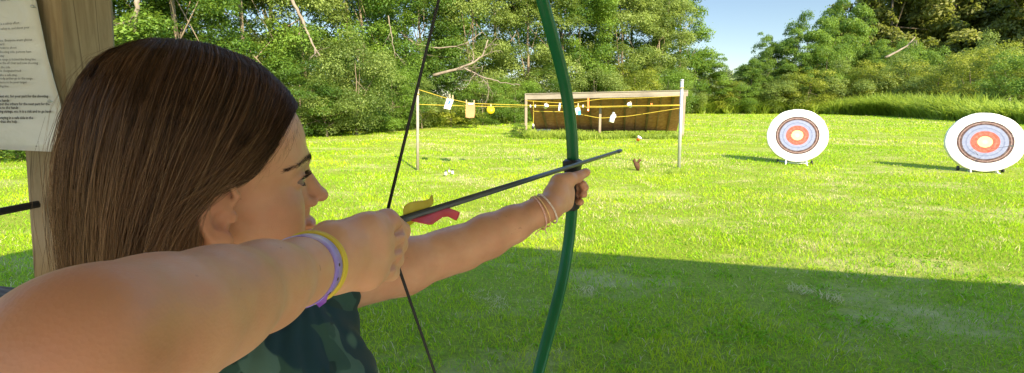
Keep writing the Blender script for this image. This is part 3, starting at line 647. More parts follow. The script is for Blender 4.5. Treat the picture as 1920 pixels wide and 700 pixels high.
flat('bag', [(874, 194), (884, 195.5), (890.5, 194), (890.8, 210), (889, 221), (880, 221.8), (873.5, 220.5), (873.3, 208)], 9.70, .07, TAN, o); flat('fold', [(876.5, 193.2), (888.5, 193.2), (887, 196.5), (879, 196.5)], 9.655, .01, CARD, o); peg(874.5, 195, o); peg(889, 195, o)
o = item('disc', 920, 213, 'round yellow plastic lid hanging on the rope', 'lid')
m = MB(); cc = at(920, 206.5, 9.7); m.lathe([(0.0, .0), (.045, 0), (.05, -.006), (.074, -.006), (.084, 0), (.086, .014), (.0, .018)], cc, -FW, 32); m.build('lid', YEL, o, True)
flat('mark', [(918.5, 204.5), (920, 203.5), (922, 205), (921, 206.3), (919.5, 206), (920.5, 208.5), (918.5, 207)], 9.682, .004, m_plain('brown_mark', (.35, .24, .03), .6), o); peg(920.5, 200, o, 9.68, 4)
def cup(px, py, D, r, h, lab, tilt, mm=None):
    o = item('paper_cup', px, py, lab, 'cup'); a = np.array([math.sin(tilt), -.75, math.cos(tilt)]); m = MB()
    m.lathe([(r * .72, -h / 2), (r * .95, h / 2 - .01), (r * 1.04, h / 2 - .005), (r * 1.04, h / 2), (r * .9, h / 2), (r * .66, -h / 2 + .01)], at(px, py, D), a, 20); m.build('cup', mm or WPL, o, True); peg(px + 1, py - 4, o, D - .07, 3); return o
cup(1023.5, 200, 9.75, .048, .08, 'white paper cup hanging on the rope, left of the bow limb', .4)
cup(1181, 197.5, 9.75, .048, .085, 'white cup with dark mark hanging on the rope right of the middle shed post', -.6)
o = item('marker', 1049, 207, 'blue and white strip pegged upright just left of the bow limb', 'strip')
flat('blue_strip', [(1048.5, 193), (1051.5, 193.5), (1050.5, 201), (1047.5, 200.5)], 9.7, .012, m_plain('pale_blue', (.25, .38, .68), .5), o); flat('white_strip', [(1047.4, 200.6), (1050.6, 201), (1049.5, 208), (1047, 207.5)], 9.7, .012, WPL, o)
o = item('can', 1083, 216, 'white and blue drink carton hanging right of the bow limb', 'carton')
flat('carton', [(1078, 204), (1083, 201.5), (1087, 203), (1087.5, 208), (1084, 215), (1081, 216), (1079.5, 211)], 9.7, .06, WPL, o); flat('label_panel', [(1083.2, 208.5), (1088.2, 207.5), (1089, 215), (1084.5, 216)], 9.665, .02, m_plain('bright_blue', (.04, .25, .62), .5), o); peg(1084, 201, o)
o = item('strip', 1103, 210, 'long thin orange strip hanging from the shed beam', 'strip')
flat('strip', [(1101.2, 184), (1104.6, 184), (1104.4, 209), (1101.4, 209.5)], 9.8, .012, ORG, o); flat('white_tip', [(1101.6, 205), (1103.6, 205), (1103.5, 208), (1101.7, 208)], 9.785, .008, WPL, o)
o = item('milk_jug', 1149, 228, 'small white plastic jug hanging from the lowest rope', 'jug')
m = MB(); m.lathe([(0.0, -.115), (.045, -.115), (.052, -.105), (.055, -.02), (.048, .025), (.022, .065), (.018, .085), (.022, .088), (.022, .105), (0, .107)], at(1148.5, 220, 9.78), (.22, 0, 1), 20); m.build('jug', WPL, o, True)
m = MB(); c0 = at(1150.5, 214, 9.78); m.tube([c0, c0 + np.array([.04, 0, -.01]), c0 + np.array([.05, 0, -.06]), c0 + np.array([.03, 0, -.09])], .008, 8); m.build('handle', WPL, o, True)
o = item('orange_ball', 1221, 196, 'tiny orange clip on the rope at the right of the shed', 'clip'); flat('clip', [(1219.5, 194), (1223, 194.2), (1223, 197), (1219.8, 197)], 9.7, .02, ORG, o)
o = item('weight', 999, 240, 'dark weight with white tag hanging on the short rope', 'weight')
m = MB(); m.lathe([(0.0, -.04), (.028, -.035), (.034, 0), (.024, .03), (.0, .036)], at(999.5, 239, 9.8), (.3, 0, 1), 14); m.build('weight', m_rubber, o, True); flat('tag', [(998.5, 232), (1001.5, 233), (1001.5, 237), (999, 236.5)], 9.77, .006, CARD, o)
for px in (994.5, 1003.5, 1073, 1093):
    o = item('clothes_peg', px, 200, 'empty pale clothes peg on the level rope at the shed front', 'clothes peg'); flat('peg', [(px - 1, 197), (px + 1.2, 197), (px + 1, 201.5), (px - .8, 201.5)], 9.66, .02, WPL, o)
# ---- small things on the lawn
for i, (px, py, s, lab) in enumerate([(836, 330.5, 1.0, 'leftmost and nearest of the three small white bottles on the lawn'), (842.3, 325, .8, 'middle and farthest of the three small white bottles on the lawn'), (848.5, 328, .95, 'rightmost of the three small white bottles on the lawn')]):
    b = gat(px, py); o = empty('bottle', tuple(b), lab, 'bottle', 'three small white bottles on the lawn')
    m = MB(); m.lathe([(0.0, 0.02), (.024 * s, .02), (.026 * s, .03), (.026 * s, .075 * s), (.018 * s, .085 * s)], b, (0, 0, 1), 18); m.build('bottle_body', WPL, o, True)
    m = MB(); m.lathe([(.018 * s, .086 * s), (.019 * s, .087 * s), (.018 * s, .115 * s), (0, .117 * s)], b, (0, 0, 1), 14); m.build('cap', m_rubber, o, True)
    m = MB(); m.tube([b + np.array([0, 0, -.03]), b + np.array([0, 0, .022])], .006, 8); m.build('peg', m_rubber, o, True)
# carved squirrel-like decoy: torn brown foam figure with two raised ends
def decoy():
    b = gat(1196, 321); d = (b - CAM) @ FW
    o = empty('animal_decoy', tuple(b), 'small reddish-brown foam decoy with raised tail standing in the lawn', 'animal decoy')
    fm = m_plain('brown_foam', (.09, .048, .03), .9, .3, 30, .1, .5, bscale=60, bd=.01); s = d / F
    def P(x, y, z=0): return b + RT * (x - 1196) * s + np.array([0, z, (321 - y) * s])
    m = MB(); pts = [P(1196, 320), P(1195.5, 314), P(1193.5, 309), P(1191.5, 305), P(1193, 303)]; m.tube(pts, [.020, .042, .048, .036, .01], 12, flat=(1.2, .8)); m.build('body', fm, o, True)
    m = MB(); m.tube([P(1193, 310), P(1189.5, 306), P(1188, 301.5), P(1189.8, 298), P(1191, 298.5)], [.015, .024, .028, .020, .006], 10); m.build('tail', fm, o, True)
    m = MB(); m.tube([P(1195, 307), P(1197, 303), P(1198.5, 299.5), P(1200.3, 300), P(1201, 302)], [.018, .022, .028, .020, .006], 10); m.build('head', fm, o, True)
    for q in (1194, 1198): m = MB(); m.tube([P(q, 315), P(q + .5, 322)], .008, 6); m.build('leg', fm, o, True)
    m = MB(); m.tube([P(1198.2, 299), P(1198.9, 297)], [.008, .002], 6); m.build('ear', fm, o, True)
decoy()
b = gat(1197, 267); o = empty('cup_on_ground', tuple(b), 'crumpled orange and white cup lying in the weeds by the shed', 'cup'); m = MB()
m.lathe([(0.0, -.08), (.05, -.08), (.065, .0), (.07, .02)], b + np.array([0, 0, .12]), (.4, -.3, .8), 16); m.build('cup', ORG, o, True); m = MB(); m.lathe([(.071, .021), (.082, .07), (.084, .085), (.07, .085), (.055, .02)], b + np.array([0, 0, .12]), (.4, -.3, .8), 16); m.build('rim', WPL, o, True)
b = gat(962, 262); 
# small leafy plant by the left shed post
c, t, a_ = proto('mid_s'); pl = empty('weed_plant', tuple(gat(975, 258)), 'small leafy weed growing beside the left shed post', 'plant'); 
for nm, me in (('leaves', c), ('stem', t)):
    q = bpy.data.objects.new(nm, me); COL.objects.link(q); q.parent = pl; q.scale = (.2, .2, .17)
# ---- pavilion that shades the archers (roof is above and behind the camera), post, notice, rail, ledge
U = np.array([.974, -.225, 0]); Vv = np.array([.225, .974, 0]); ROOFM = m_plain('roof_boards', (.42, .34, .24), .9); 
RAW = m_wood('old_beam', (.25, .20, .14), (.46, .40, .30), 2, 5)
RH = 2.5; sh = -SD[:2] / SD[2] * RH; fl = np.array([-4.25, 5.38]) - sh; fl = np.array([fl[0], fl[1], RH])
pav = empty('shelter', (0, -1.5, 0), 'open timber shelter of the firing line, its leaning corner post at the left edge', 'shelter')
f0 = fl; f1 = fl + U * 11.5
m = MB(); m.grid([[f0, f1], [f0 - Vv * 2.0 + np.array([0, 0, .45]), f1 - Vv * 2.0 + np.array([0, 0, .45])], [f0 - Vv * 4.0, f1 - Vv * 4.0]], 0, .06, (0, 0, 1)); m.build('roof', ROOFM, pav)
for k in (.35, 3.7):
    for u in np.linspace(.4, 11.1, 4):
        if k < 1 and u < 1: continue
        if k < 1 and u < 9: continue
        p = f0 + U * u - Vv * k; p = p.copy(); q = p.copy(); p[2] = -.05; q[2] = RH - .12; MB().beam(p, q, .14, .14, U, .01).build('post', RAW, pav)
for k in (.35, 3.7):
    p = f0 + U * .1 - Vv * k; q = f1 - U * .1 - Vv * k; p = p.copy(); q = q.copy(); p[2] = q[2] = RH - .07; MB().beam(p, q, .09, .16, Vv, .008).build('beam', RAW, pav)
# corner post in view
pt = at(127, 60, 1.12); pb = at(150, 430, 1.16); dv = (pb - pt) / np.linalg.norm(pb - pt)
p_top = pt - dv * ((RH - pt[2]) / -dv[2]) * -1 if False else pt + dv * ((RH - .14 - pt[2]) / dv[2]); p_bot = pt + dv * ((-.05 - pt[2]) / dv[2])
def m_post():
    n = NT('shelter_post'); co = n.coord(); v = n.mapping(co, (1, 1, .06)); v2 = n.mapping(co, (1, 1, .25))
    g = n.noise(60, 6, .65, v, dist=.4); w_ = n.noise(14, 3, .5, v2, dist=1.5); big = n.noise(3.2, 4, .6, co)
    c = n.ramp(g, [(.25, (.20, .145, .085)), (.5, (.33, .255, .155)), (.75, (.45, .36, .23))])
    c = n.mix(n.ramp(w_, [(.50, (0, 0, 0)), (.62, (.5, .5, .5))]), c, (.20, .145, .085))
    c = n.mix(n.ramp(big, [(.45, (0, 0, 0)), (.7, (.55, .55, .55))]), c, (.30, .20, .11))
    ck = n.ramp(n.noise(5, 2, .4, n.mapping(co, (3.2, 3.2, .12)), dist=.6), [(.488, (0, 0, 0)), (.497, (1, 1, 1)), (.503, (1, 1, 1)), (.512, (0, 0, 0))]); c = n.mix(n.math('MULTIPLY', ck, .6), c, (.06, .042, .025))
    return n.done(n.bsdf(c, .85, .25, n.bump(n.mix(.5, g, w_), .5, .004)))
MB().beam(p_top, p_bot, .135, .135, U, .014).build('post', m_post(), pav)
# black handrail and grey ledge planks
rl0 = at(-10, 399, .99); rl1 = at(72, 383, 1.06); dr = (rl1 - rl0) / np.linalg.norm(rl1 - rl0)
hr = empty('handrail', tuple(rl0), 'black metal pipe rail running to the wooden post at the left edge', 'handrail')
m = MB(); m.tube([rl0 - dr * 1.6, rl1], .0085, 14); m.build('pipe', m_plain('black_paint', (.018, .018, .02), .35, .1, 8, .5, .1), hr, True)
m = MB(); e = rl0 - dr * 1.5; m.tube([e, np.array([e[0], e[1], -.02])], .0085, 12); m.build('upright', bpy.data.materials['black_paint'], hr, True)
def m_grey():
    n = NT('grey_weathered_plank'); co = n.coord(); v = n.mapping(co, (.10, 1, 1), rot=(0, 0, math.atan2(U[1], U[0])))
    v = n.mapping(co, (.12, 1, 1)); g = n.noise(60, 6, .7, v, dist=1.2); w_ = n.n('ShaderNodeTexWave'); w_.wave_type = 'RINGS'; n.t.links.new(n.mapping(co, (.35, 4, 1)), w_.inputs[0]); w_.inputs['Scale'].default_value = 6; w_.inputs['Distortion'].default_value = 5; w_.inputs['Detail'].default_value = 3
    c = n.ramp(g, [(.25, (.05, .052, .06)), (.5, (.17, .175, .19)), (.75, (.34, .34, .35))]); c = n.mix(n.ramp(w_.outputs[0], [(.3, (0, 0, 0)), (.9, (.6, .6, .6))]), c, (.045, .047, .055))
    return n.done(n.bsdf(c, .8, .3, n.bump(g, .6, .004)))
GP = m_grey(); lz = at(30, 545, .80)[2]
A0 = at(62, 541, .80); ld_ = empty('ledge', (A0[0] - .4, A0[1], 0), 'weathered grey plank table top at the bottom left corner', 'table')
for k in range(4):
    e0 = A0 - Vv * (.150 * k) + U * .0; p = e0 - U * 1.5; c = (e0 + p) / 2 - Vv * .07; M = np.stack([U, Vv, np.array([0, 0, 1.])], 1)
    m = MB(); m.box((0, 0, 0), (1.5, .142, .038), None, .006); ob = m.build('plank', GP); ob.location = (c[0], c[1], A0[2] - .019); ob.rotation_euler = (0, 0, math.atan2(U[1], U[0])); ob.parent = ld_; ob.matrix_parent_inverse = Matrix.Translation(ld_.location).inverted()
for (k, u) in ((.06, .12), (.52, .12), (.06, 1.4), (.52, 1.4)):
    p = A0 - Vv * k - U * u; q = p.copy(); p = p.copy(); p[2] = -.02; q[2] = A0[2] - .04; MB().beam(p, q, .08, .08, U, .006).build('leg', GP, ld_)
# notice
PAPER = NT('laminated_paper'); 
def m_paper():
    n = PAPER; co = n.coord(); f = n.noise(9, 4, .6, co, dist=.8); g = n.noise(45, 4, .6, co)
    c = n.ramp(f, [(.3, (.60, .61, .58)), (.7, (.74, .74, .72))])
    return n.done(n.bsdf(c, .28, .5, n.bump(f, .35, .02)))
no = empty('notice', tuple(at(40, 285, .96)), 'white laminated rules notice fixed to the wooden post', 'notice')
def pap(u, v, off=0):     # u 0..1 left to right, v 0..1 top to bottom
    xr = np.interp(v, [0, .25, .5, .72, .82, .92, 1], [52, 70, 88, 110, 116.5, 108, 97]); xl = -230
    yb = 279 + 6 * max(0, u - .6) / .4
    y = -70 + (yb + 70) * v - (1 - v) * 0.1 * 100 * (u - .7)
    x = xl + (xr - xl) * u
    d = 1.028 + .012 * math.sin(u * 5 + v * 3) * v - .03 * max(0, v - .6) * u - off
    return at(x, y, d)
P = [[pap(u, v) for u in np.linspace(0, 1, 26)] for v in np.linspace(0, 1, 26)]
m = MB(); m.grid(P, 0, .0015, -FW); m.build('sheet', m_paper(), no, True)
lines = [(19, 1, 'requirements for'), (36, 45, 'Situational awareness is a safety effort'), (55, 53.5, 'When moving, get your safety in, and shoot your'), (60, 76.5, 'Stay close to the firing line. Everyone wears glasses'), (8, 85, 'and guard'), (31, 91.5, 'In line of FIVE rows to shoot'), (59, 99, 'Always point toward the Shooting side, persons have'), (8, 107, 'and stay'),
         (67, 113.5, 'All arrows and bowstring, or the range is behind the firing line'), (71, 120.5, 'Wait until the instructor gives the all clear and now shooting'), (19, 128.5, 'is over to the side'), (40, 135, 'Then place it on the designated rack'), (32, 143, 'on the pin, and take a safe step'), (61, 149.5, 'in hands, do not let a ready archer go to the range'), (50, 156.5, 'If in doubt, it takes patience to be your target'), (16, 164, 'on the firing line'),
         (90, 183, 'If you find a damaged bow, equipment etc. for your part for the shooting'), (17, 191, 'is in the hands'), (93, 197.5, 'or not keep the bow for it then put the others for the next part for the'), (34, 204.5, 'them, to close to the hands'), (96, 211.5, 'or in pain, removed from hanging strings, etc. It is a risk and to go back'), (62, 223.5, 'Thank you for staying in a safe side in the'), (32, 230.5, 'and more than the help'), (70, 276, '--')]
mbt = MB()
for (xe, yy, s) in lines:
    cu = bpy.data.curves.new('t', 'FONT'); cu.body = s; cu.align_x = 'RIGHT'; cu.size = .0078 if yy < 170 else .0084; cu.resolution_u = 1
    if yy > 170: cu.offset = .0002
    ob = bpy.data.objects.new('t', cu); COL.objects.link(ob); bpy.context.view_layer.update()
    me = bpy.data.meshes.new_from_object(ob); COL.objects.unlink(ob); bpy.data.objects.remove(ob)
    sl2 = -.10 + .10 * min(1, yy / 120)
    vs = []
    for v in me.vertices:
        x = xe + v.co.x * .80 * F / .98; y = yy - v.co.y * F / .98 + (x - xe) * sl2
        # invert the paper map for its depth
        vv = (y + 70) / 350; uu = (x + 230) / (np.interp(min(max(vv, 0), 1), [0, .25, .5, .72, .82, .92, 1], [52, 70, 88, 110, 116.5, 108, 97]) + 230)
        d = 1.028 + .012 * math.sin(uu * 5 + vv * 3) * vv - .03 * max(0, vv - .6) * uu - .003
        vs.append(at(x, y, d))
    mbt.add(vs, [tuple(p.vertices) for p in me.polygons])
mbt.build('lettering', m_plain('black_ink', (.03, .03, .03), .5), no)
for (x, y) in ((60, 12), (92, 190)):
    m = MB(); m.lathe([(0.0, .002), (.003, .0015), (.004, 0), (0, -.01)], at(x, y, 1.012), -FW, 12); m.build('staple', STEEL, no, True)
# ================================================================ BOW AND ARROW
AN = at(747, 414, .468); AP = at(1163, 283, 1.083); AD = AP - AN; AL = np.linalg.norm(AD); AD /= AL
Zv = np.array([0, 0, 1.]); AS = np.cross(AD, Zv); AS /= np.linalg.norm(AS); AU = np.cross(AS, AD)     # AS: to the archer's right (camera side)
NOCK = AN - AD * .018
SH = m_plain('graphite_shaft', (.040, .055, .066), .32, .15, 12, .5, .05)
arw = empty('arrow', tuple(NOCK), 'long grey-blue arrow on the drawn bowstring with yellow and pink vanes', 'arrow')
m = MB(); m.tube([NOCK + AD * .006, AP - AD * .02], .0040, 16); m.build('shaft', SH, arw, True)
m = MB(); m.lathe([(.0040, -.022), (.0047, -.021), (.0048, -.004), (.0042, .004), (.0022, .009), (0.0, .010)], AP, AD, 16); m.build('tip', m_plain('steel_tip', (.12, .12, .13), .35, .1, 9, .5, .05, .6), arw, True)
m = MB(); m.lathe([(.0, -.008), (.0032, -.008), (.0044, 0), (.0044, .012), (.0040, .014)], NOCK, AD, 12); m.build('nock', m_plain('nock_black', (.03, .03, .03), .4), arw, True)
def vane(name, prof, ang, mm, twist=0.0, wav=0.0, top=()):
    d = AU * math.cos(ang) + AS * math.sin(ang); sd = np.cross(AD, d); rows = []
    for (t, h0, h1) in prof:
        r = []
        for k in np.linspace(0, 1, 6):
            h = .0035 + h0 + (h1 - h0) * k; r.append(AN + AD * t + d * h + sd * (twist * k * k * (t - .02) * 1.0 + wav * k * math.sin(t * 160)))
        rows.append(r)
    m = MB(); m.grid(rows, 0, .0008, sd); return m.build(name, mm, arw, True)
def m_vane(name, c, c2):
    n = NT(name); f = n.noise(40, 3, .5, n.coord()); cc = n.ramp(f, [(.35, c), (.7, c2)]); b = n.bsdf(cc, .4, .4); tr = n.n('ShaderNodeBsdfTranslucent'); n.set(tr, 0, cc); mx = n.n('ShaderNodeMixShader'); mx.inputs[0].default_value = .4
    n.t.links.new(b, mx.inputs[1]); n.t.links.new(tr.outputs[0], mx.inputs[2]); return n.done(mx.outputs[0])
VY = m_vane('yellow_vane', (.62, .50, .03), (.75, .66, .10)); VP = m_vane('pink_vane', (.62, .08, .12), (.72, .14, .20)); 
up_ = [(.009, 0, .004), (.0115, 0, .0085), (.016, 0, .0105), (.022, 0, .0115), (.030, 0, .0112), (.038, 0, .0100), (.046, 0, .0090), (.052, 0.001, .0095), (.056, .003, .0125), (.058, .007, .0135)]
vane('vane', up_, -.25, VY, .0, .0005)['label'] = 'upright yellow vane with a worn tip'
lo_ = [(.016, 0, .0015), (.024, 0, .008), (.034, 0, .0125), (.044, 0, .0115), (.054, 0, .009), (.064, 0, .0075), (.073, 0, .0085), (.078, .001, .010), (.082, .004, .0110), (.086, .0075, .0135), (.089, .0105, .0145)]
vane('vane', lo_, 2.35, VP, .12, .0022)['label'] = 'torn pink vane curling down'
vane('vane', [(.008, 0, .006), (.012, 0, .011), (.020, 0, .012), (.028, 0, .006), (.033, 0, .001)], 3.7, VY, 0, .0004)['label'] = 'lower yellow vane'
# bow
BG = AN + AD * .492 - AS * .019; BG = BG - Zv * .012
Ah = AD.copy(); Ah[2] = 0; Ah /= np.linalg.norm(Ah)
hk = [0, .05, .1, .15, .2, .25, .29, .35, .42, .50, .56, .60]; bkk = [0, .002, .010, .026, .050, .085, .116, .158, .202, .245, .272, .280]
def limbpt(h, s): 
    return BG - Zv * .03 + Zv * h * s - Ah * (np.interp(h, hk, bkk))
BOWM = m_plain('green_fibreglass', (.003, .115, .036), .28, .12, 10, .5, .06, bscale=50)
BLK = m_plain('black_grip_rubber', (.022, .022, .024), .5, .2, 30, .4, .4, bscale=120, bd=.001)
bow = empty('bow', tuple(BG), 'dark green youth bow held drawn at arm\'s length', 'bow')
def smooth_np(P, k=3):
    P = P.copy()
    for _ in range(k): P[1:-1] = (P[:-2] + 2 * P[1:-1] + P[2:]) / 4
    return P
sd_ = np.cross(Ah, Zv)
TIP = {}
for s, nm in ((1, 'upper limb'), (-1, 'lower limb')):
    hs = np.linspace(.0, .60, 40); P = smooth_np(np.array([limbpt(h, s) for h in hs]), 6); TIP[s] = P[-2]
    T = np.gradient(P, axis=0); T /= np.linalg.norm(T, axis=1)[:, None]; vs = []; fs = []
    for i in range(len(P)):
        N = np.cross(sd_, T[i]); wd = np.interp(hs[i], [0, .3, .55, .6], [.0115, .011, .0075, .006]); th = np.interp(hs[i], [0, .3, .6], [.0055, .0045, .0035])
        for (a, b) in ((-1, -.55), (-.8, -1), (.8, -1), (1, -.55), (1, .55), (.8, 1), (-.8, 1), (-1, .55)): vs.append(P[i] + sd_ * wd * a + N * th * b)
    for i in range(len(P) - 1):
        for k in range(8): fs.append((i * 8 + k, i * 8 + (k + 1) % 8, i * 8 + 8 + (k + 1) % 8, i * 8 + 8 + k))
    fs += [tuple(range(7, -1, -1)), tuple(range((len(P) - 1) * 8, len(P) * 8))]
    m = MB(); m.add(vs, fs); ob = m.build('limb', BOWM, bow, False); ob['label'] = nm
    ob.data.polygons.foreach_set('use_smooth', np.array([len(p.vertices) == 4 for p in ob.data.polygons]));
    md = ob.modifiers.new('b', 'BEVEL'); md.width = .0006; md.segments = 1; md.limit_method = 'ANGLE'
    m = MB(); m.tube([P[-4], P[-2]], .0075, 10, flat=(1, .8)); m.build('limb_tip', BLK, bow, True)
# grip: shaped handle with arrow shelf and a slot
m = MB(); vs = []; hs = [-.074, -.070, -.050, -.025, 0, .010, .016, .022, .026]; 
prof = [(.012, .016, 0), (.014, .020, 0), (.0135, .021, 0), (.0125, .018, 0), (.0135, .018, 0), (.0155, .022, 0), (.0165, .024, .0), (.0165, .024, .0), (.0135, .014, 0)]
n8 = 16; fs = []
for h, (a, b, o_) in zip(hs, prof):
    for k in range(n8):
        t = 2 * math.pi * k / n8; cx_ = math.copysign(abs(math.cos(t)) ** .7, math.cos(t)); sx_ = math.copysign(abs(math.sin(t)) ** .7, math.sin(t)); vs.append(BG + Zv * (h - .008) + sd_ * (a * cx_ + o_) + Ah * (b * sx_ - .004))
for i in range(len(hs) - 1):
    for k in range(n8): fs.append((i * n8 + k, i * n8 + (k + 1) % n8, (i + 1) * n8 + (k + 1) % n8, (i + 1) * n8 + k))
fs += [tuple(range(n8 - 1, -1, -1)), tuple(range((len(hs) - 1) * n8, len(hs) * n8))]
m.add(vs, fs); gr_ = m.build('grip', BLK, bow, True)
m = MB(); m.tube([BG + Zv * (-.074) + sd_ * .0138, BG + Zv * (-.050) + sd_ * .0142], .0042, 10, flat=(1, 1)); m.build('slot', m_plain('slot_edge', (.10, .10, .10), .5), bow, True)
STR = m_plain('black_string', (.012, .012, .013), .6, .1, 30)
m = MB()
m.tube([TIP[1], NOCK + Zv * .004], .0017, 8); m.tube([NOCK + Zv * .004, NOCK - Zv * .004], .0019, 8); m.tube([NOCK - Zv * .004, TIP[-1]], .0017, 8); m.build('string', STR, bow, True)
# ================================================================ PERSON
import openvdb
class SDF:
    """smooth-union modelling on a sparse voxel grid"""
    def __init__(s): s.ops = []
    def op(s, fn, lo, hi, k, mode='u'): s.ops.append((fn, np.array(lo, float), np.array(hi, float), k, mode)); return s
    def cap(s, a, b, ra, rb, k=.008, mode='u', flat=None):
        a = np.array(a, float); b = np.array(b, float); d = b - a; L2 = d @ d
        def fn(P):
            t = np.clip(((P - a) @ d) / L2, 0, 1); q = P - a - t[..., None] * d
            if flat is not None:            # squash along one direction by a factor
                ax, fc = flat; c = q @ ax; q = q + (c * (1 / fc - 1))[..., None] * ax
            return np.linalg.norm(q, axis=-1) - (ra + (rb - ra) * t)
        m = max(ra, rb); return s.op(fn, np.minimum(a, b) - m, np.maximum(a, b) + m, k, mode)
    def chain(s, pts, rs, k=.008, **kw):
        for i in range(len(pts) - 1): s.cap(pts[i], pts[i + 1], rs[i], rs[i + 1], k, **kw)
        return s
    def ell(s, c, r, M=None, k=.01, mode='u'):
        c = np.array(c, float); r = np.array(r, float); M = np.eye(3) if M is None else np.array(M)   # columns are the axes
        def fn(P):
            q = (P - c) @ M; k0 = np.linalg.norm(q / r, axis=-1); k1 = np.linalg.norm(q / (r * r), axis=-1) + 1e-9
            return k0 * (k0 - 1) / k1
        m = r.max(); return s.op(fn, c - m, c + m, k, mode)
    def mesh(s, name, vox, disp=None, relax=2):
        g = openvdb.FloatGrid(.05); B = 40; bd = vox * 3
        us = [o for o in s.ops if o[4] == 'u']
        lo = np.min([o[1] for o in us], 0) - bd * 2; hi = np.max([o[2] for o in us], 0) + bd * 2
        n = np.ceil((hi - lo) / (vox * B)).astype(int); ar = np.arange(B) * vox
        for bx in range(n[0]):
            for by in range(n[1]):
                for bz in range(n[2]):
                    o = lo + np.array([bx, by, bz]) * B * vox; e = o + B * vox
                    act = [q for q in s.ops if np.all(q[1] - q[3] - bd < e) and np.all(q[2] + q[3] + bd > o)]
                    if not any(q[4] == 'u' for q in act): continue
                    P = np.stack(np.meshgrid(o[0] + ar, o[1] + ar, o[2] + ar, indexing='ij'), -1)
                    D = np.full((B, B, B), .05)
                    for fn, l, h, k, mode in act:
                        d = fn(P)
                        if mode == 'u': hh = np.clip(.5 + .5 * (D - d) / k, 0, 1); D = D + (d - D) * hh - k * hh * (1 - hh)
                        else: hh = np.clip(.5 - .5 * (D + d) / k, 0, 1); D = D + (-d - D) * hh + k * hh * (1 - hh)
                    if disp is not None and (np.abs(D) < .02).any(): D = D + disp(P)
                    D = np.clip(D, -.05, .05)
                    if D.min() < bd: g.copyFromArray(D.astype(np.float32), ijk=(bx * B, by * B, bz * B), tolerance=0)
        pts, quads = g.convertToQuads(isovalue=0.0)
        V = np.asarray(pts, float) * vox + lo; Q = np.asarray(quads)[:, ::-1]
        A_, B_, C_, D_ = (V[Q[:, i]] for i in range(4)); vol = (np.cross(B_ - A_, C_ - A_) * A_).sum() + (np.cross(C_ - A_, D_ - A_) * A_).sum()
        if vol < 0: Q = Q[:, ::-1]
        for _ in range(relax):
            acc = np.zeros_like(V); cnt = np.zeros(len(V))
            for i in range(4):
                a, b = Q[:, i], Q[:, (i + 1) % 4]
                for k_ in range(3): acc[:, k_] += np.bincount(a, V[b, k_], len(V)) + np.bincount(b, V[a, k_], len(V))
                cnt += np.bincount(a, minlength=len(V)) + np.bincount(b, minlength=len(V))
            V = V * .4 + .6 * acc / np.maximum(cnt, 1)[:, None]
        return V, Q
# --- frames
def headframe(y, p, r):
    f = np.array([math.sin(y) * math.cos(p), math.cos(y) * math.cos(p), math.sin(p)]); r0 = np.array([math.cos(y), -math.sin(y), 0]); u0 = np.cross(r0, f)
    return f, math.cos(r) * r0 - math.sin(r) * u0, math.sin(r) * r0 + math.cos(r) * u0
hf, hr_, hu = headframe(R(53), R(-4.5), R(9)); HM = np.stack([hf, hr_, hu], 1); HO = np.array([-.3145, .466, 1.3590])
def H(f, r, u): return HO + hf * f + hr_ * r + hu * u
T3 = np.array([.52, .854, 0]); C3 = np.array([.854, -.52, 0])
NB = np.array([-.305, .487, 1.215]); SL = NB + T3 * .150 + np.array([0, 0, -.012]); SR = np.array([-.37, .335, 1.205])
EL = at(866, 466, .745); WL = at(1028, 389, .80)
ER = at(166, 662, .151); WR = at(596, 496, .35)
b = SDF()
# head
b.ell(H(-.012, 0, .050), (.094, .073, .082), HM, .01)
b.ell(H(.036, 0, .046), (.050, .060, .054), HM, .02)
b.ell(H(.036, 0, -.012), (.050, .057, .062), HM, .02)
for s in (-1, 1):
    b.ell(H(.056, s * .041, -.010), (.026, .021, .024), HM, .018)
    b.ell(H(.050, s * .034, -.040), (.034, .026, .032), HM, .018)
    b.cap(H(.002, s * .050, -.034), H(.066, s * .016, -.080), .017, .015, .016)
    b.cap(H(.083, s * .008, .035), H(.063, s * .043, .037), .0095, .0085, .014)
b.ell(H(.076, 0, -.083), (.017, .018, .016), HM, .014)
b.ell(H(.070, 0, -.052), (.027, .030, .028), HM, .014)
for s in (-1, 1): b.ell(H(.098, s * .033, .020), (.017, .015, .0105), HM, .012, 's')
for s in (-1, 1): b.ell(H(.0722, s * .0325, .0205), (.0130, .0155, .0118), HM, .004)
for s in (-1, 1): b.cap(H(.076, s * .010, .020), H(.086, s * .009, -.012), .0085, .0085, .010)
b.cap(H(.083, 0, .027), H(.105, 0, -.006), .0078, .0075, .009)
b.ell(H(.110, 0, -.0115), (.0088, .0080, .0078), HM, .006)
for s in (-1, 1): b.ell(H(.0965, s * .0098, -.0170), (.0085, .0052, .0055), HM, .006)
b.cap(H(.094, 0, -.028), H(.093, 0, -.038), .006, .006, .008)
b.ell(H(.0965, 0, -.0435), (.0098, .021, .0060), HM, .003); b.ell(H(.0950, 0, -.0575), (.0095, .019, .0070), HM, .003)
b.ell(H(.108, 0, -.0503), (.014, .022, .0014), HM, .002, 's')
for s in (-1, 1): b.ell(H(.104, s * .006, -.0265), (.006, .0032, .003), HM, .002, 's')
# eyelid slits
for s in (-1, 1): b.ell(H(.082, s * .0345, .0198), (.013, .0150, .0038), HM, .0018, 's')
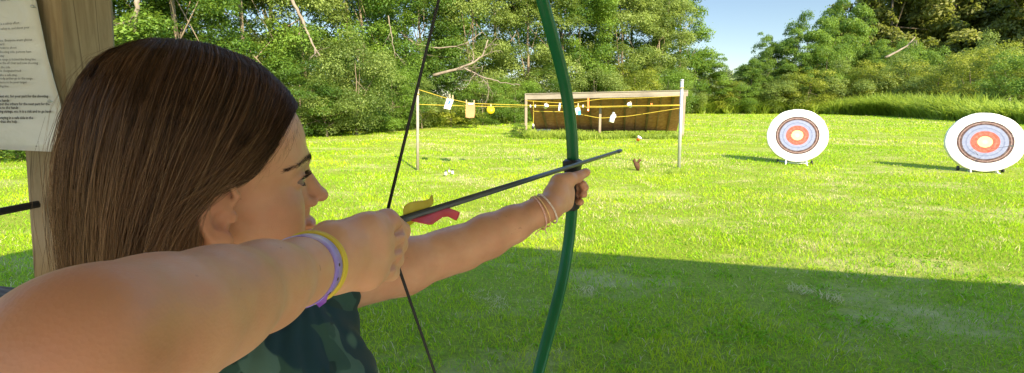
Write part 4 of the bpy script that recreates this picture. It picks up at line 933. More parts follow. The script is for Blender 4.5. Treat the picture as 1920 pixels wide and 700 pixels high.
# ears
for s in (-1, 1):
    E_ = lambda f, u, o=0.0: H(.0035 + f * 1.06, s * (.0725 + o * 1.05), u * 1.08 + .000)
    hel = [E_(.008, .006, -.001), E_(.0115, .016, .003), E_(.007, .026, .006), E_(-.003, .030, .009), E_(-.013, .026, .012), E_(-.0175, .014, .0135), E_(-.016, -.001, .0125), E_(-.011, -.013, .009), E_(-.006, -.021, .006)]
    b.ell(E_(-.004, .003, .003), (.0165, .0048, .029), np.stack([hf * .92 - hr_ * s * .38, hr_ * s * .92 + hf * .38, hu], 1), .004)
    b.chain(hel, [.0030, .0034, .0036, .0036, .0036, .0034, .0034, .0036, .0050], .0022)
    b.chain([E_(-.0105, .018, .010), E_(-.012, .006, .0115), E_(-.009, -.007, .0095), E_(-.002, -.013, .007)], [.0020, .0026, .0026, .0022], .0025)
    b.ell(E_(-.001, -.0235, .0045), (.0120, .0055, .0108), HM, .005)
    b.ell(E_(.0100, -.004, .001), (.0034, .0036, .0062), HM, .004)
    b.ell(E_(.0010, -.004, .0095), (.0080, .0085, .0100), HM, .002, 's'); b.ell(E_(-.004, .0165, .011), (.0060, .0055, .0068), HM, .0025, 's')
    pass
# neck
b.cap(H(-.022, 0, -.035), NB + np.array([0, 0, -.01]), .050, .052, .02)
b.cap(NB + T3 * .03 + np.array([0, 0, .0]), SL + np.array([0, 0, .004]), .040, .034, .03); b.cap(NB - T3 * .03, SR + np.array([0, 0, .004]), .040, .034, .03)
# trunk
TM3 = np.stack([T3, C3, Zv], 1); TC = NB + np.array([0, 0, -.13])
b.ell(TC, (.138, .088, .150), TM3, .03); b.ell(TC + np.array([0, 0, -.15]), (.112, .082, .14), TM3, .05); b.ell(TC + np.array([0, 0, -.29]), (.140, .102, .13), TM3, .05)
for s in (-1, 1): b.ell(TC + T3 * s * .062 + C3 * .064 + Zv * .01, (.048, .034, .048), TM3, .03)
HP = TC + np.array([0, 0, -.33])
LEG = []
for s in (-1, 1):
    h_ = HP + T3 * s * .075; kn = HP + T3 * s * .125 + C3 * .02; kn[2] = .44; an = HP + T3 * s * .17; an[2] = .085; LEG.append((h_, kn, an))
    b.chain([h_, h_ * .5 + kn * .5, kn], [.082, .068, .050], .03); b.chain([kn, kn * .68 + an * .32 - C3 * .012, an], [.049, .050, .031], .02)
    ft = an.copy(); ft[2] = .035; b.chain([ft - C3 * .03, ft + C3 * .06, ft + C3 * .145], [.034, .032, .024], .02)
# right (drawing) arm
fa = WR - ER; fl_ = np.linalg.norm(fa); fa /= fl_
def along(t): return ER + (WR - ER) * t
b.chain([SR, SR * .5 + ER * .5 + np.array([0, 0, -.018]), ER - (ER - SR) * .08], [.040, .034, .028], .02)
b.chain([ER - fa * .005, along(.16) + Zv * .000, along(.34), along(.58), along(.82), along(1.0)], [.0250, .0256, .0250, .0229, .0206, .0198], .016)
b.ell(at(160, 616, .150), (.021, .021, .019), None, .012)
b.cap(along(.97), at(625, 485, .364), .0202, .0212, .012)
# --- right hand
n_ = C3.copy(); a_ = T3.copy()
Wh = at(618, 488, .362)
KN = [at(728, 417, .424), at(737, 446, .424), at(734, 477, .420), at(722, 505, .412)]
base = [at(628, 455, .366), at(630, 472, .364), at(630, 492, .362), at(628, 512, .362)]
rk = [.0110, .0112, .0105, .0092]
for i in range(4): b.chain([base[i], base[i] * .45 + KN[i] * .55 + n_ * .0012, KN[i] - n_ * .003], [.0165, .0145, rk[i] + .0006], .010)
b.ell(at(672, 470, .402) - n_ * .010, (.036, .016, .028), np.stack([a_, n_, Zv], 1), .012)
fl2 = [.036, .039, .036, .029]
for i in range(4):
    k0 = KN[i] - n_ * .002; spread = [.0, .0, -.0, -.0][i]
    aa = [.80, .66, .55, .55][i]; nn_ = [.60, .75, .84, .80][i]
    p1 = [at(750, 434, .449), at(745, 460, .449), at(739, 487, .444), at(733, 511, .436)][i]
    p2 = p1 + (-a_ * .62 - n_ * .70) * .021; p3 = p2 + (-a_ * .92 + n_ * .22) * .016
    r = rk[i]; b.cap(k0, k0 + (p1 - k0) * .5, r, r * .90, .0040); b.cap(k0 + (p1 - k0) * .5, p1, r * .90, r * .94, .0030); b.cap(p1, p2, r * .90, r * .8, .0018); b.cap(p2, p3, r * .8, r * .72, .0018)
for i in range(4): b.ell(KN[i] + n_ * .0042 - a_ * .002, (.0090, .0072, .0072), np.stack([a_, n_, Zv], 1), .005)
for i in range(3): b.cap(KN[i] * .9 + base[i] * .1 + n_ * .0080, KN[i] * .45 + base[i] * .55 + n_ * .0135, .0016, .0012, .006)
for i in range(3):
    q0 = (KN[i] + KN[i + 1]) / 2 + n_ * .0118 - a_ * .010; q1 = (KN[i] + KN[i + 1]) / 2 + a_ * .006 + n_ * .0085; b.cap(q0, q1, .0010, .0034, .005, 's')
# thumb folded on the palm side
t0 = at(640, 452, .372) - n_ * .016; t1 = at(676, 452, .398) - n_ * .030; t2 = t1 + a_ * .024 - n_ * .006 - Zv * .010; t3 = t2 + a_ * .018 - Zv * .010
b.chain([t0, t1, t2, t3], [.0145, .0115, .0095, .0082], .006)
# --- left (bow) arm and hand
AO = [SL, SL * .55 + EL * .45 + np.array([0, 0, -.004]), SL * .18 + EL * .82, EL, EL * .72 + WL * .28, EL * .42 + WL * .58, EL * .14 + WL * .86, WL]
b.chain(AO, [.043, .0410, .0350, .0345, .0350, .0298, .0232, .0212], .014)
b.ell(EL + at(866, 440, .745) * 0 + UP * .004 - RT * .012, (.026, .030, .024), None, .02)
b.chain([WL, at(1042, 366, .822), at(1052, 346, .838)], [.0215, .0205, .0185], .012)
b.chain([at(1040, 388, .812), at(1056, 378, .836), at(1062, 362, .842)], [.0175, .0165, .0155], .012)
b.ell(at(1048, 352, .850), (.020, .024, .023), None, .012)
b.chain([at(1050, 342, .832), at(1067, 337, .838), at(1082, 333, .850), at(1096, 324.5, .862)], [.0165, .0125, .0098, .0083], .006)
b.ell(at(1099, 323, .8635), (.0085, .0085, .0072), None, .003)
for i, (y0, y1, xe, r) in enumerate([(338, 346, 1093, .0082), (350, 352, 1096.5, .0082), (364, 364, 1094.5, .0078), (374, 379, 1088.5, .0070)]):
    b.chain([at(1046, y0 + 4, .862), at(1052, y0, .888), at(1072, y0, .896), at(xe - 3, y1 - 1, .890), at(xe, y1, .868)], [r * 1.25, r * 1.2, r * 1.1, r, r * .92], .0022)
def skin_disp(P):
    return .0005 * np.sin(P[..., 0] * 61 + 2 * np.sin(P[..., 2] * 43)) * np.sin(P[..., 1] * 57)
BV, BQ = b.mesh('body', .0016, skin_disp, 1)
# colour fields in head coordinates
hl = (BV - HO) @ HM
def blob(c, r, p=2): return np.exp(-(((hl - np.array(c)) / np.array(r)) ** 2).sum(1))
lips = np.clip(blob((.104, 0, -.0445), (.010, .021, .0048)) + blob((.102, 0, -.0580), (.010, .019, .0062)), 0, 1) * 1.1
red = -.5 * blob((.05, .06, -.01), (.02, .02, .02)) * 0 + .55 * blob((.062, .045, -.022), (.03, .03, .022)) + .6 * blob((.112, 0, -.014), (.014, .014, .012)) + .8 * blob((-.006, .08, .0), (.022, .014, .036)) + .35 * blob((.06, -.045, -.022), (.03, .03, .022))
def wb(c, r): return np.exp(-((BV - np.array(c)) ** 2).sum(1) / r ** 2)
for k in KN: red = red + .8 * wb(k, .010)
red = red + .7 * wb(at(110, 640, .135), .035) + .35 * wb(at(1096, 350, .87), .01) + .35 * wb(at(1094, 364, .87), .01) + .3 * wb(at(1099, 323, .862), .008)
dk = .5 * blob((.078, .034, .030), (.012, .018, .006)) + .5 * blob((.078, -.034, .030), (.012, .018, .006))
def m_skin():
    n = NT('skin'); co = n.coord(); big = n.noise(14, 4, .6, co); fine = n.noise(260, 3, .6, co); mid = n.noise(60, 4, .6, co)
    c = n.ramp(big, [(.28, (.44, .225, .125)), (.5, (.55, .305, .18)), (.74, (.65, .385, .24))])
    c = n.mix(n.math('MULTIPLY', n.attr('red', 'Fac'), .75), c, (.42, .17, .10))
    c = n.mix(n.ramp(mid, [(.35, (0, 0, 0)), (.75, (.40, .40, .40))]), c, (.60, .27, .17))
    c = n.mix(n.attr('lips', 'Fac'), c, (.50, .14, .12)); c = n.mix(n.attr('dk', 'Fac'), c, (.30, .13, .08))
    fr = n.noise(150, 1, .5, co); c = n.mix(n.ramp(fr, [(.76, (0, 0, 0)), (.80, (.45, .45, .45))]), c, (.22, .09, .05))
    ro = n.ramp(mid, [(.3, (.40, .40, .40)), (.7, (.56, .56, .56))])
    bs = n.n('ShaderNodeBsdfPrincipled'); n.set(bs, 'Base Color', c); n.set(bs, 'Roughness', ro); n.set(bs, 'Specular IOR Level', .45)
    n.set(bs, 'Subsurface Weight', .25); n.set(bs, 'Subsurface Radius', (.9, .35, .18)); n.set(bs, 'Subsurface Scale', .006); n.set(bs, 'Sheen Weight', .06)
    v = n.n('ShaderNodeTexVoronoi'); n.t.links.new(co, v.inputs[0]); v.inputs['Scale'].default_value = 700
    hgt = n.mix(.5, v.outputs[0], fine)
    n.set(bs, 'Normal', n.bump(hgt, .24, .0007))
    return n.done(bs.outputs[0])
SKIN = m_skin()
pbase = np.array([NB[0], NB[1], 0.0])
person = empty('person', tuple(pbase), 'girl with long brown hair drawing a bow, in a dark green camouflage top', 'person')
bm_ = mesh_np('body', BV, BQ, {'red': np.clip(red, 0, 1), 'lips': np.clip(lips, 0, 1), 'dk': dk}, True)
body = link('body', bm_, SKIN, person)
print('body', len(BV))
# --- eyes
def m_eye():
    n = NT('eye'); co = n.coord(); sx = n.n('ShaderNodeSeparateXYZ'); n.t.links.new(co, sx.inputs[0])
    r = n.math('SQRT', n.math('ADD', n.math('MULTIPLY', sx.outputs[1], sx.outputs[1]), n.math('MULTIPLY', sx.outputs[2], sx.outputs[2])))
    r = n.math('DIVIDE', r, .0118); c = n.ramp(r, [(0, (.006, .005, .005)), (.17, (.006, .005, .005)), (.2, (.12, .055, .02)), (.44, (.07, .03, .012)), (.50, (.02, .012, .01)), (.56, (.34, .27, .24)), (1, (.28, .19, .16))])
    fr = n.math('GREATER_THAN', sx.outputs[0], 0); c = n.mix(fr, (.26, .18, .15), c)
    return n.done(n.bsdf(c, .08, .6))
EYE = m_eye(); 
for s in (-1, 1):
    m = MB(); m.lathe([(.0118 * math.sin(a), -.0118 * math.cos(a)) for a in np.linspace(0.02, math.pi - .02, 18)], (0, 0, 0), (1, 0, 0), 24)
    ob = m.build('eye', EYE, None, True); ob.parent = person; ob.matrix_parent_inverse = Matrix.Translation(person.location).inverted()
    g = hf * math.cos(R(-10)) + hr_ * math.sin(R(-10)); rr = np.cross(g, hu); M4 = Matrix(((g[0], -rr[0], hu[0]), (g[1], -rr[1], hu[1]), (g[2], -rr[2], hu[2]))).to_4x4()
    M4.translation = Vector(H(.0719, s * .0325, .0202)); ob.matrix_basis = M4
# --- nearest-surface lookup on the head for lashes, brows and hairs
from mathutils.bvhtree import BVHTree
near = np.linalg.norm(hl, axis=1) < .17; idx = -np.ones(len(BV), int); idx[near] = np.arange(near.sum()); fq = BQ[near[BQ].all(1)]
bvh = BVHTree.FromPolygons([tuple(v) for v in BV[near]], [tuple(q) for q in idx[fq]])
def surf(p):
    l, n_o, i, d = bvh.find_nearest(Vector(p)); n_o = np.array(n_o)
    if n_o @ (np.array(l) - H(.0, 0, .01)) < 0: n_o = -n_o
    return np.array(l), n_o
def ribbons(name, curves, widths, mat, parent, tone=None, nrm=None, prism=True):
    """thin three-sided strands; curves (n,k,3)"""
    Cv = np.asarray(curves, float); n, k, _ = Cv.shape
    T = np.gradient(Cv, axis=1); T /= np.linalg.norm(T, axis=2)[..., None] + 1e-12
    ref = np.array([.3, .5, .81]) if nrm is None else nrm
    A = np.cross(T, ref); A /= np.linalg.norm(A, axis=2)[..., None] + 1e-9; B_ = np.cross(T, A)
    w_ = np.asarray(widths)[:, None] * np.interp(np.linspace(0, 1, k), [0, .08, .7, 1], [.8, 1, .85, .2])[None]
    V = np.stack([Cv + (A * math.cos(t) + B_ * math.sin(t)) * w_[..., None] for t in (0, 2.094, 4.189)], 2)   # n,k,3,3
    V = V.reshape(-1, 3); i0 = (np.arange(n)[:, None] * k + np.arange(k - 1)[None]).ravel() * 3
    Q = np.concatenate([np.stack([i0 + a, i0 + (a + 1) % 3, i0 + 3 + (a + 1) % 3, i0 + 3 + a], 1) for a in range(3)])
    tn = np.repeat(np.random.default_rng(3).uniform(0, 1, n) if tone is None else tone, k * 3); ln = np.tile(np.repeat(np.linspace(0, 1, k), 3), n)
    me = mesh_np(name, V, Q, {'tone': tn, 'along': ln}, True); return link(name, me, mat, parent)
LASH = m_plain('lash', (.030, .017, .011), .6)
hr = np.random.default_rng(9)
for s in (-1, 1):
    cs = []; ws = []
    for i in range(430):      # eyebrow
        t = hr.uniform(0, 1) ** 1.25; u = .0350 + .0055 * math.sin(t * 2.6) - .003 * t + hr.normal(0, .0015 * (1.05 - .7 * t)); p = H(.094 - .036 * t, s * (.009 + .046 * t), u + .002)
        q, nn = surf(p); d = hf * (-.45) * t + hr_ * s * (.5 + .5 * t) + hu * (.75 - .95 * t) + hr.normal(0, .15, 3); d -= nn * (d @ nn); d /= np.linalg.norm(d); L = .0050 * hr.uniform(.6, 1.1)
        cs.append([q + nn * .0002, q + d * L * .5 + nn * .0011, q + d * L + nn * .0006]); ws.append(.00013)
    ribbons('eyebrow', cs, np.array(ws) * 1.1, LASH, person)
    cs = []
    for i in range(170):      # upper lashes and lash line
        t = (i + .5) / 170; ang = (t - .5) * 2; yy = s * (.0330 + .0130 * ang); uu = .0198 + .0040 * math.sqrt(max(0, 1 - ang * ang)) ; p = H(.0845 - .004 * ang * ang - .003 * (ang if s > 0 else ang), yy, uu)
        q, nn = surf(p); d = hf * .9 + hr_ * s * .35 * (ang * 1.0 + .3) + hu * .25; d /= np.linalg.norm(d); L = .0072 * hr.uniform(.6, 1.1)
        cs.append([q, q + d * L * .5 - hu * .0004, q + d * L + hu * .0016])
    for i in range(60):
        t = (i + .5) / 60; ang = (t - .5) * 2; p = H(.0838 - .004 * ang * ang, s * (.0330 + .0130 * ang), .0198 - .0038 * math.sqrt(max(0, 1 - ang * ang)))
        q, nn = surf(p); d = hf * .8 + hr_ * s * .4 - hu * .5; d /= np.linalg.norm(d); L = .003 * hr.uniform(.7, 1.1); cs.append([q, q + d * L * .5, q + d * L])
    ribbons('eyelashes', cs, np.full(len(cs), .00015), LASH, person)
# --- hair
def m_hair():
    n = NT('hair'); t = n.attr('tone', 'Fac'); al = n.attr('along', 'Fac')
    c = n.ramp(t, [(0, (.016, .009, .006)), (.45, (.070, .036, .019)), (.8, (.155, .080, .040)), (1, (.27, .15, .075))])
    c = n.mix(n.ramp(al, [(.22, (0, 0, 0)), (.62, (.80, .80, .80))]), c, n.ramp(t, [(0, (.07, .036, .018)), (.5, (.28, .155, .078)), (1, (.55, .36, .20))]))
    b_ = n.n('ShaderNodeBsdfPrincipled'); n.set(b_, 'Base Color', c); n.set(b_, 'Roughness', .48); n.set(b_, 'Specular IOR Level', .3); n.set(b_, 'Anisotropic', .6)
    return n.done(b_.outputs[0])
HAIR = m_hair()
# guide strands, right side, in head coordinates (front to back)
GD_ = np.array([
 [(.078, .004, .096), (.068, .034, .089), (.048, .062, .062), (.026, .077, .037), (.012, .080, .031), (-.014, .089, .022), (-.023, .091, -.016), (-.031, .087, -.070), (-.040, .080, -.15)],
 [(.064, .004, .114), (.058, .038, .105), (.036, .068, .078), (.012, .082, .052), (-.008, .086, .032), (-.034, .088, .000), (-.046, .088, -.045), (-.052, .086, -.10), (-.056, .086, -.17)],
 [(.035, .003, .137), (.038, .042, .125), (.024, .072, .090), (.002, .086, .051), (-.020, .091, .012), (-.044, .092, -.034), (-.056, .091, -.082), (-.062, .090, -.13), (-.066, .088, -.19)],
 [(-.005, .002, .148), (-.007, .047, .136), (-.020, .077, .099), (-.034, .089, .052), (-.048, .092, .000), (-.060, .092, -.048), (-.070, .090, -.095), (-.076, .088, -.145), (-.080, .086, -.20)],
 [(-.040, .001, .147), (-.050, .044, .135), (-.062, .068, .100), (-.071, .078, .052), (-.076, .081, -.002), (-.080, .080, -.054), (-.084, .078, -.105), (-.087, .076, -.155), (-.090, .074, -.21)],
 [(-.054, .000, .142), (-.078, .018, .126), (-.093, .032, .086), (-.100, .040, .034), (-.102, .044, -.020), (-.102, .046, -.072), (-.103, .046, -.118), (-.104, .046, -.165), (-.105, .046, -.21)],
 [(-.058, .000, .140), (-.084, .000, .122), (-.102, .000, .082), (-.111, .000, .028), (-.113, .000, -.024), (-.112, .000, -.076), (-.112, .000, -.12), (-.112, .000, -.17), (-.113, .000, -.21)]], float)
def cub(x, G, ax=0):      # Catmull-Rom through rows
    n_g = G.shape[0]; x = np.clip(x, 0, n_g - 1 - 1e-6); i = np.floor(x).astype(int); t = (x - i)[:, None, None] if G.ndim == 3 else (x - i)[:, None]
    g = lambda k: G[np.clip(k, 0, n_g - 1)]
    p0, p1, p2, p3 = g(i - 1), g(i), g(i + 1), g(i + 2)
    return .5 * ((2 * p1) + (-p0 + p2) * t + (2 * p0 - 5 * p1 + 4 * p2 - p3) * t ** 2 + (-p0 + 3 * p1 - 3 * p2 + p3) * t ** 3)
def hairset(n, side, rg, k=22, shrink=0.0, jitter=1.0, smin=0.0):
    x = rg.uniform(smin, 6, n); S = cub(x, GD_)                       # n,9,3
    tt = np.linspace(0, 8, k); out = np.empty((n, k, 3))
    for j, t in enumerate(tt):
        i = min(int(t), 7); f = t - i; g = lambda q: S[:, min(max(q, 0), 8)]
        p0, p1, p2, p3 = g(i - 1), g(i), g(i + 1), g(i + 2)
        out[:, j] = .5 * ((2 * p1) + (-p0 + p2) * f + (2 * p0 - 5 * p1 + 4 * p2 - p3) * f * f + (-p0 + 3 * p1 - 3 * p2 + p3) * f ** 3)
    u = np.linspace(0, 1, k)[None, :, None]
    lay = rg.uniform(0, 1, n) ** .7
    cen = np.array([-.02, 0, 0]); rad = out - cen; rad[..., 2] = np.maximum(rad[..., 2], 0); rad /= np.linalg.norm(rad, axis=2)[..., None]
    out = out - rad * (lay * .016 + shrink)[:, None, None] * np.clip(u * 3 + .15, 0, 1)
    # locks: strands near each other wander together
    ph = x * 9.0; amp = .0060 * np.clip(u * 1.6, 0, 1)
    out[..., 0:1] += amp * np.sin(ph[:, None, None] * 1.7 + u * 5 + 3 * np.sin(x * 23)[:, None, None])
    out[..., 1:2] += amp * .6 * np.sin(ph[:, None, None] * 2.3 + u * 4 + 1.0)
    w = rg.normal(0, 1, (n, 1, 3)) * .0022 * jitter * np.clip(u * 2, .15, 1); out += w
    out += (rg.normal(0, 1, (n, 1, 3)) * .0011 * jitter) * np.sin(u * rg.uniform(3, 11, (n, 1, 1)) + rg.uniform(0, 6, (n, 1, 1)))
    fly = rg.uniform(0, 1, n) < .06; out[fly] += (rad[fly] * rg.uniform(.001, .007, (fly.sum(), 1, 1)) + rg.normal(0, .0028, (fly.sum(), 1, 3))) * np.clip(u * 1.5, 0, 1) * (1 + .8 * np.sin(u * 9 + rg.uniform(0, 6, (fly.sum(), 1, 1))))
    L = rg.uniform(.86, 1.06, n); out = out[:, :1] + (out - out[:, :1])  # keep
    end = np.clip((u - .62) / .38, 0, 1); out[..., 2:3] -= end * ((L - 1) * -.10)[:, None, None] * -1
    out[..., 1] *= side
    # strands of the left side drop behind the neck
    return out, x, lay
def tohead(o):
    u = o[..., 2:3]; return HO + o[..., 0:1] * hf + o[..., 1:2] * hr_ + np.maximum(u, 0) * hu + np.minimum(u, 0) * (Zv * .85 + hu * .15)
def settle(W):            # below the ears the hair hangs straight down, not along the tilted head
    return W
sets = []; tones = []
for side, n in ((1, 30000), (-1, 8000)):
    o, x, lay = hairset(n, side, hr); sets.append(tohead(o)); lk = .5 + .5 * np.sin(x * 31 + 2 * np.sin(x * 13)) * np.cos(x * 7.3 + 1); tones.append(np.clip(.16 + .40 * lk * (1 - lay * .5) + hr.normal(0, .13, n) + .12 * (hr.uniform(0, 1, n) < .08) * 3, 0, 1))
HC = np.concatenate(sets); HT = np.concatenate(tones)
hair = ribbons('hair', HC, hr.uniform(.00010, .00021, len(HC)), HAIR, person, HT)
o, x, lay = hairset(420, 1, hr, 16, 0, 2.2); o2, x2, l2 = hairset(160, -1, hr, 16, 0, 2.2); o = np.concatenate([o, o2]); c_ = np.array([-.02, 0, .02]); rd = o - c_; rd /= np.linalg.norm(rd, axis=2)[..., None]
uu_ = np.linspace(0, 1, 16)[None, :, None]; o = o + rd * (hr.uniform(.003, .011, (len(o), 1, 1)) + .004 * np.sin(uu_ * hr.uniform(4, 14, (len(o), 1, 1)) + hr.uniform(0, 6, (len(o), 1, 1)))) * np.clip(uu_ * 4, .1, 1) + hr.normal(0, .004, (len(o), 1, 3)) * uu_
k0_ = hr.integers(0, 6, len(o)); seg = np.stack([o[i, k:k + 9] for i, k in enumerate(k0_)]); seg += np.cumsum(hr.normal(0, .0006, seg.shape), 1)
ribbons('stray_hair', tohead(seg), np.full(len(seg), .00009), HAIR, person, hr.uniform(.45, 1, len(seg)))
# scalp cap and inner hair mass under the strands
def cap_mesh():
    m = MB(); xs_ = np.linspace(0, 6, 40)
    rows = []
    for side in (1, -1):
        S = cub(xs_, GD_); tt = np.linspace(0, 8, 30); out = []
        for t in tt:
            i = min(int(t), 7); f = t - i; g = lambda q: S[:, min(max(q, 0), 8)]
            p0, p1, p2, p3 = g(i - 1), g(i), g(i + 1), g(i + 2); out.append(.5 * ((2 * p1) + (-p0 + p2) * f + (2 * p0 - 5 * p1 + 4 * p2 - p3) * f * f + (-p0 + 3 * p1 - 3 * p2 + p3) * f ** 3))
        out = np.array(out); cen = np.array([-.02, 0, 0]); rad = out - cen; rad[..., 2] = np.maximum(rad[..., 2], 0); rad /= np.linalg.norm(rad, axis=2)[..., None]
        ins = np.interp(np.linspace(0, 1, 30), [0, .3, 1], [.0045, .010, .013])[:, None, None]; out = out - rad * ins; out[..., 1] *= side
        P = tohead(out); m.grid(P if side > 0 else P[:, ::-1], 0)
    me = bpy.data.meshes.new('hair_under'); me.from_pydata(m.v, [], m.f); me.update()
    a = me.attributes.new('tone', 'FLOAT', 'POINT'); a.data.foreach_set('value', np.full(len(me.vertices), .30, np.float32)); a = me.attributes.new('along', 'FLOAT', 'POINT'); a.data.foreach_set('value', np.zeros(len(me.vertices), np.float32))
    o = link('hair_under', me, HAIR, person, True); md = o.modifiers.new('s', 'SOLIDIFY'); md.thickness = .002; md.offset = -1
    return o
cap_mesh()
# fine baby hairs at the temple and hairline
cs = []
for i in range(70):
    t = hr.uniform(0, 1); p = H(.080 - .045 * t + hr.normal(0, .003), .030 + .040 * t, .086 - .050 * t + hr.normal(0, .003)); q, nn = surf(p); d = -hf * .5 + hr_ * .3 - hu * .75 + hr.normal(0, .25, 3); d -= nn * (d @ nn) * .8; d /= np.linalg.norm(d); L = hr.uniform(.005, .014)
    cs.append([q, q + d * L * .35 + nn * .001, q + d * L * .7 + nn * .0016, q + d * L + nn * .001 + hr.normal(0, .001, 3)])
ribbons('baby_hair', cs, np.full(len(cs), .00007), HAIR, person, hr.uniform(.6, 1, len(cs)))
# --- clothes
sh_ = SDF()
def fold(P):
    q = P - TC; c = q @ C3; t = q @ T3; z = q[..., 2]
    r1 = np.sqrt((t - .10) ** 2 + (z - .12) ** 2 + (c - .05) ** 2)
    an = np.arctan2(z - .17, t - .07 + c * .3); rr_ = np.sqrt((z - .17) ** 2 + (t - .07) ** 2 + .001)
    a1 = .0030 * (1 - np.abs(np.sin(an * 9 + 1.5 * np.sin(rr_ * 26) + .7)) * 1.3) * np.clip(rr_ * 9, .15, 1) * np.clip(1.5 - rr_ * 4, .25, 1)
    return a1 + .0016 * np.sin((t * .7 + z) * 88 + 3 * np.sin(c * 40 + z * 11))
sh_.ell(TC + C3 * .004, (.150, .101, .158), TM3, .03); sh_.ell(TC + Zv * -.12 + C3 * .012 + T3 * .006, (.150, .110, .15), TM3, .05); sh_.ell(TC + Zv * -.27, (.154, .118, .13), TM3, .05)
for s in (-1, 1): sh_.ell(TC + T3 * s * .062 + C3 * .066 + Zv * .01, (.056, .044, .056), TM3, .035)
sh_.cap(NB + T3 * .055 + Zv * -.004, SL - T3 * .030 + Zv * -.004, .046, .041, .03); sh_.cap(NB - T3 * .055 + Zv * -.004, SR + (NB - SR) * .25 + Zv * -.004, .046, .041, .03)
sh_.ell(NB + C3 * .050 + Zv * .040, (.058, .055, .045), TM3, .008, 's'); sh_.ell(NB + Zv * .050, (.060, .060, .048), TM3, .008, 's')
for s, P0 in ((1, SL), (-1, SR)): sh_.ell(P0 + T3 * s * .024 - Zv * .020, (.044, .075, .075), TM3, .006, 's')
sh_.ell(TC + Zv * -.46, (.3, .3, .09), TM3, .004, 's')
def m_camo():
    n = NT('camouflage_cloth'); co = n.coord(); k = 1
    def layer(scale, loc, lo):
        v = n.mapping(co, (1, 1, 1.1), loc); f = n.noise(scale, 2.2, .45, v, dist=.9); return n.ramp(f, [(lo, (0, 0, 0)), (lo + .012, (1, 1, 1))])
    c = n.mix(layer(12, (3, 1, 7), .50), (.030, .076, .063), (.056, .118, .098)); c = n.mix(layer(14, (9, 4, 2), .53), c, (.014, .038, .036)); c = n.mix(layer(13, (1, 8, 5), .58), c, (.075, .145, .122)); c = n.mix(layer(12, (5, 2, 8), .58), c, (.010, .038, .052))
    wv = n.noise(420, 2, .5, co); return n.done(n.bsdf(c, .85, .2, n.bump(wv, .25, .0008), Sheen_Weight=.08))
V_, Q_ = sh_.mesh('shirt', .0028, fold, 2); link('shirt', mesh_np('shirt', V_, Q_, None, True), m_camo(), person)
sr_ = SDF(); sr_.ell(TC + Zv * -.31, (.150, .112, .11), TM3, .04)
for h_, kn, an in LEG: sr_.chain([h_ + Zv * -.0, h_ * .55 + kn * .45], [.093, .088], .03)
for h_, kn, an in LEG: pass
V_, Q_ = sr_.mesh('shorts', .004, None, 2); link('shorts', mesh_np('shorts', V_, Q_, None, True), m_plain('navy_cloth', (.02, .025, .05), .85, .15, 20), person)
for h_, kn, an in LEG:
    so_ = SDF(); f0_ = an.copy(); f0_[2] = .04; so_.chain([f0_ - C3 * .034, f0_ + C3 * .06, f0_ + C3 * .155], [.040, .039, .030], .02); so_.cap(an + Zv * .0, f0_, .038, .040, .02); so_.op(lambda P: P[..., 2] * 1.0 - .004, f0_ - .3, f0_ + np.array([.3, .3, 0]), .002, 's')
    V_, Q_ = so_.mesh('shoe', .004, None, 2); link('shoe', mesh_np('shoe', V_, Q_, None, True), m_plain('shoe_cloth', (.5, .5, .52), .7, .1, 20), person)
# --- bracelets
def ring(center, axis, r, nn=48, ph=0.0, tilt=(0, 0)):
    ax_ = np.array(axis, float) + UP * tilt[0] + RT * tilt[1]; ax_ /= np.linalg.norm(ax_); u = np.cross(ax_, (0, 0, 1)); u /= np.linalg.norm(u); v = np.cross(u, ax_)
    return np.array([center + (u * math.cos(t) + v * math.sin(t)) * r for t in np.linspace(0, 2 * math.pi, nn, endpoint=False) + ph]), ax_, u, v
bfull = BVHTree.FromPolygons([tuple(v) for v in BV], [tuple(q) for q in BQ])
def wrap(center, axis, off, nn=64, tilt=(0, 0), rmax=.05):
    """closed curve hugging the limb"""
    P, ax_, u, v = ring(center, axis, 1.0, nn, 0, tilt); out = []
    for p in P:
        d = (p - center); h = bfull.ray_cast(Vector(center + d * .05), Vector(-d), .06); r = .05 - h[3] if h[0] is not None else .023
        out.append(r)
    out = np.array(out); out = np.convolve(np.concatenate([out[-3:], out, out[:3]]), np.ones(7) / 7, 'valid')
    return center + (P - center) * (out + off)[:, None], ax_
bc = along(.86) ; Lw, axw = wrap(bc, fa, .0005, 96, (0, .0))
def m_purple():
    n = NT('purple_band'); f = n.noise(22, 3, .6, n.coord(), dist=.4); c = n.ramp(f, [(.40, (.26, .19, .66)), (.52, (.38, .33, .78)), (.66, (.68, .66, .88))]); return n.done(n.bsdf(c, .32, .5, n.bump(f, .1, .002)))
PUR = m_purple(); m = MB(); rows = []; hw_ = .0070
band = empty('wristband', tuple(bc), 'lilac tie-dye snap wristband on the drawing wrist', 'wristband')
nL = Lw - bc; nL /= np.linalg.norm(nL, axis=1)[:, None]
vs = []; fs = []
for i in range(len(Lw)):
    for (h, o) in ((-hw_, 0), (-hw_, .0012), (hw_, .0012), (hw_, 0)): vs.append(Lw[i] + axw * h + nL[i] * o)
N_ = len(Lw)
for i in range(N_):
    j = (i + 1) % N_
    for k in range(4): fs.append((i * 4 + k, i * 4 + (k + 1) % 4, j * 4 + (k + 1) % 4, j * 4 + k))
m.add(vs, fs); m.build('band', PUR, band, True)
HOLE = m_plain('snap_hole', (.06, .04, .05), .5, .1)
camd = CAM - bc; ordr = np.argsort(-(nL @ (camd / np.linalg.norm(camd))))[:1][0]
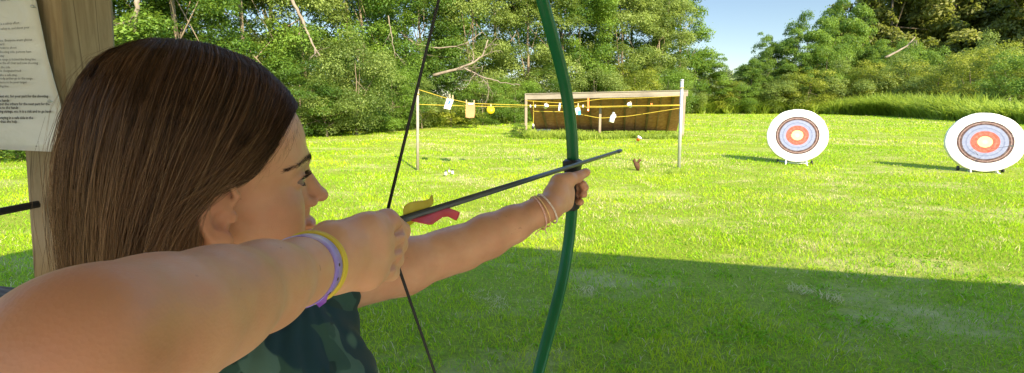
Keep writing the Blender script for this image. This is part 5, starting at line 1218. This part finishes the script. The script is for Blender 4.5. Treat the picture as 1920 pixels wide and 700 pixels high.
# holes along the lower camera-facing part
ang = [k for k in range(N_)]
def py_of(p): d = p - CAM; return CY - F * (d @ UP) / (d @ FW), CX + F * (d @ RT) / (d @ FW)
vis = [i for i in range(N_) if nL[i] @ (CAM - Lw[i]) > 0]
for yt in (497, 523, 547):
    i = min(vis, key=lambda q: abs(py_of(Lw[q])[0] - yt)); m = MB(); m.lathe([(0.0, .0002), (.0011, .0002), (.0013, -.0004), (0, -.0005)], Lw[i] + nL[i] * .0014, nL[i], 12); m.build('hole', HOLE, band, True)
ib = min(range(N_), key=lambda q: -py_of(Lw[q])[0]); i0 = max(vis, key=lambda q: py_of(Lw[q])[0]); p0 = Lw[i0]
py0, px0 = py_of(p0); d0 = (p0 - CAM) @ FW
def tailp(pts, name, mm, dz, curl):
    P = [at(px0 + x, py0 + y, d0 + dz + curl * k) for k, (x, y) in enumerate(pts)]; n = len(P); off = FW * .0009
    m = MB(); m.add(list(P) + [p + off for p in P], [tuple(range(n)), tuple(range(2 * n - 1, n - 1, -1))] + [(i, i + n, (i + 1) % n + n, (i + 1) % n) for i in range(n)]); m.build(name, mm, band)
tailp([(-10, -3), (4, -9), (12, -6), (8, 8), (-4, 17), (-13, 7)], 'tail', m_plain('violet_vinyl', (.22, .08, .50), .3, .12, 9), -.006, .0006)
tailp([(-9, -2), (-4, 5), (-16, 9), (-28, 15), (-40, 23), (-44, 19), (-32, 10), (-20, 3)], 'tail', PUR, -.009, .0004)
YB = m_plain('yellow_rubber', (.62, .50, .05), .45, .08, 12); yb = empty('wristband', tuple(bc + fa * .012), 'pair of yellow rubber bands on the drawing wrist beside the lilac band', 'wristband')
for dx, r_ in ((.0112, .0020), (.0150, .0020)):
    Ly, _ = wrap(along(.86) + fa * dx, fa, .0014, 64); Ly = along(.86) + fa * dx + (Ly - (along(.86) + fa * dx)) * 1.03; m = MB(); m.tube(Ly, r_, 8, closed=True); m.build('band', YB, yb, True)
lf = (WL - EL) / np.linalg.norm(WL - EL)
BR = [(-.002, .0016, (.62, .52, .46), 'pale braided bracelet nearest the bow hand', (.25, .1)), (-.014, .0012, (.70, .50, .25), 'gold and orange thread bracelet, middle one on the bow wrist', (.10, .1)), (-.021, .0013, (.66, .42, .36), 'pink and white thread bracelet farthest from the bow hand', (.0, .1))]
for dx, r_, colr, lab, tl_ in BR:
    Ly, axx = wrap(WL + lf * dx, lf, r_ * .7 + .0012, 72, tl_); o = empty('bracelet', tuple(WL + lf * dx), lab, 'bracelet', 'thread bracelets on the bow wrist')
    n = NT('thread'); f = n.noise(300, 2, .5, n.coord()); c = n.ramp(f, [(.4, colr), (.6, tuple(min(1, x * 1.35) for x in colr)), (.68, (.45, .10, .12) if dx < -.01 else (.75, .7, .66))]); tm_ = n.done(n.bsdf(c, .8, .2, n.bump(f, .5, .001)))
    Lb = Ly + np.array([0, 0, 1.]) * 0; Lb = Lb - Zv * (np.clip(-(Ly - (WL + lf * dx)) @ Zv, 0, 1)[:, None]) * .12
    m = MB(); m.tube(Lb, r_, 8, closed=True); m.build('cord', tm_, o, True)
    if dx < -.005:
        q = Lb[np.argmin(Lb[:, 2])]
        for k in range(2):
            e = q + np.array([hr.uniform(-.014, .014), hr.uniform(-.004, .004), -hr.uniform(.004, .010)]); m = MB(); m.tube([q, (q + e) / 2 + Zv * .002, e], .0009, 6); m.build('loose_end', tm_, o, True)
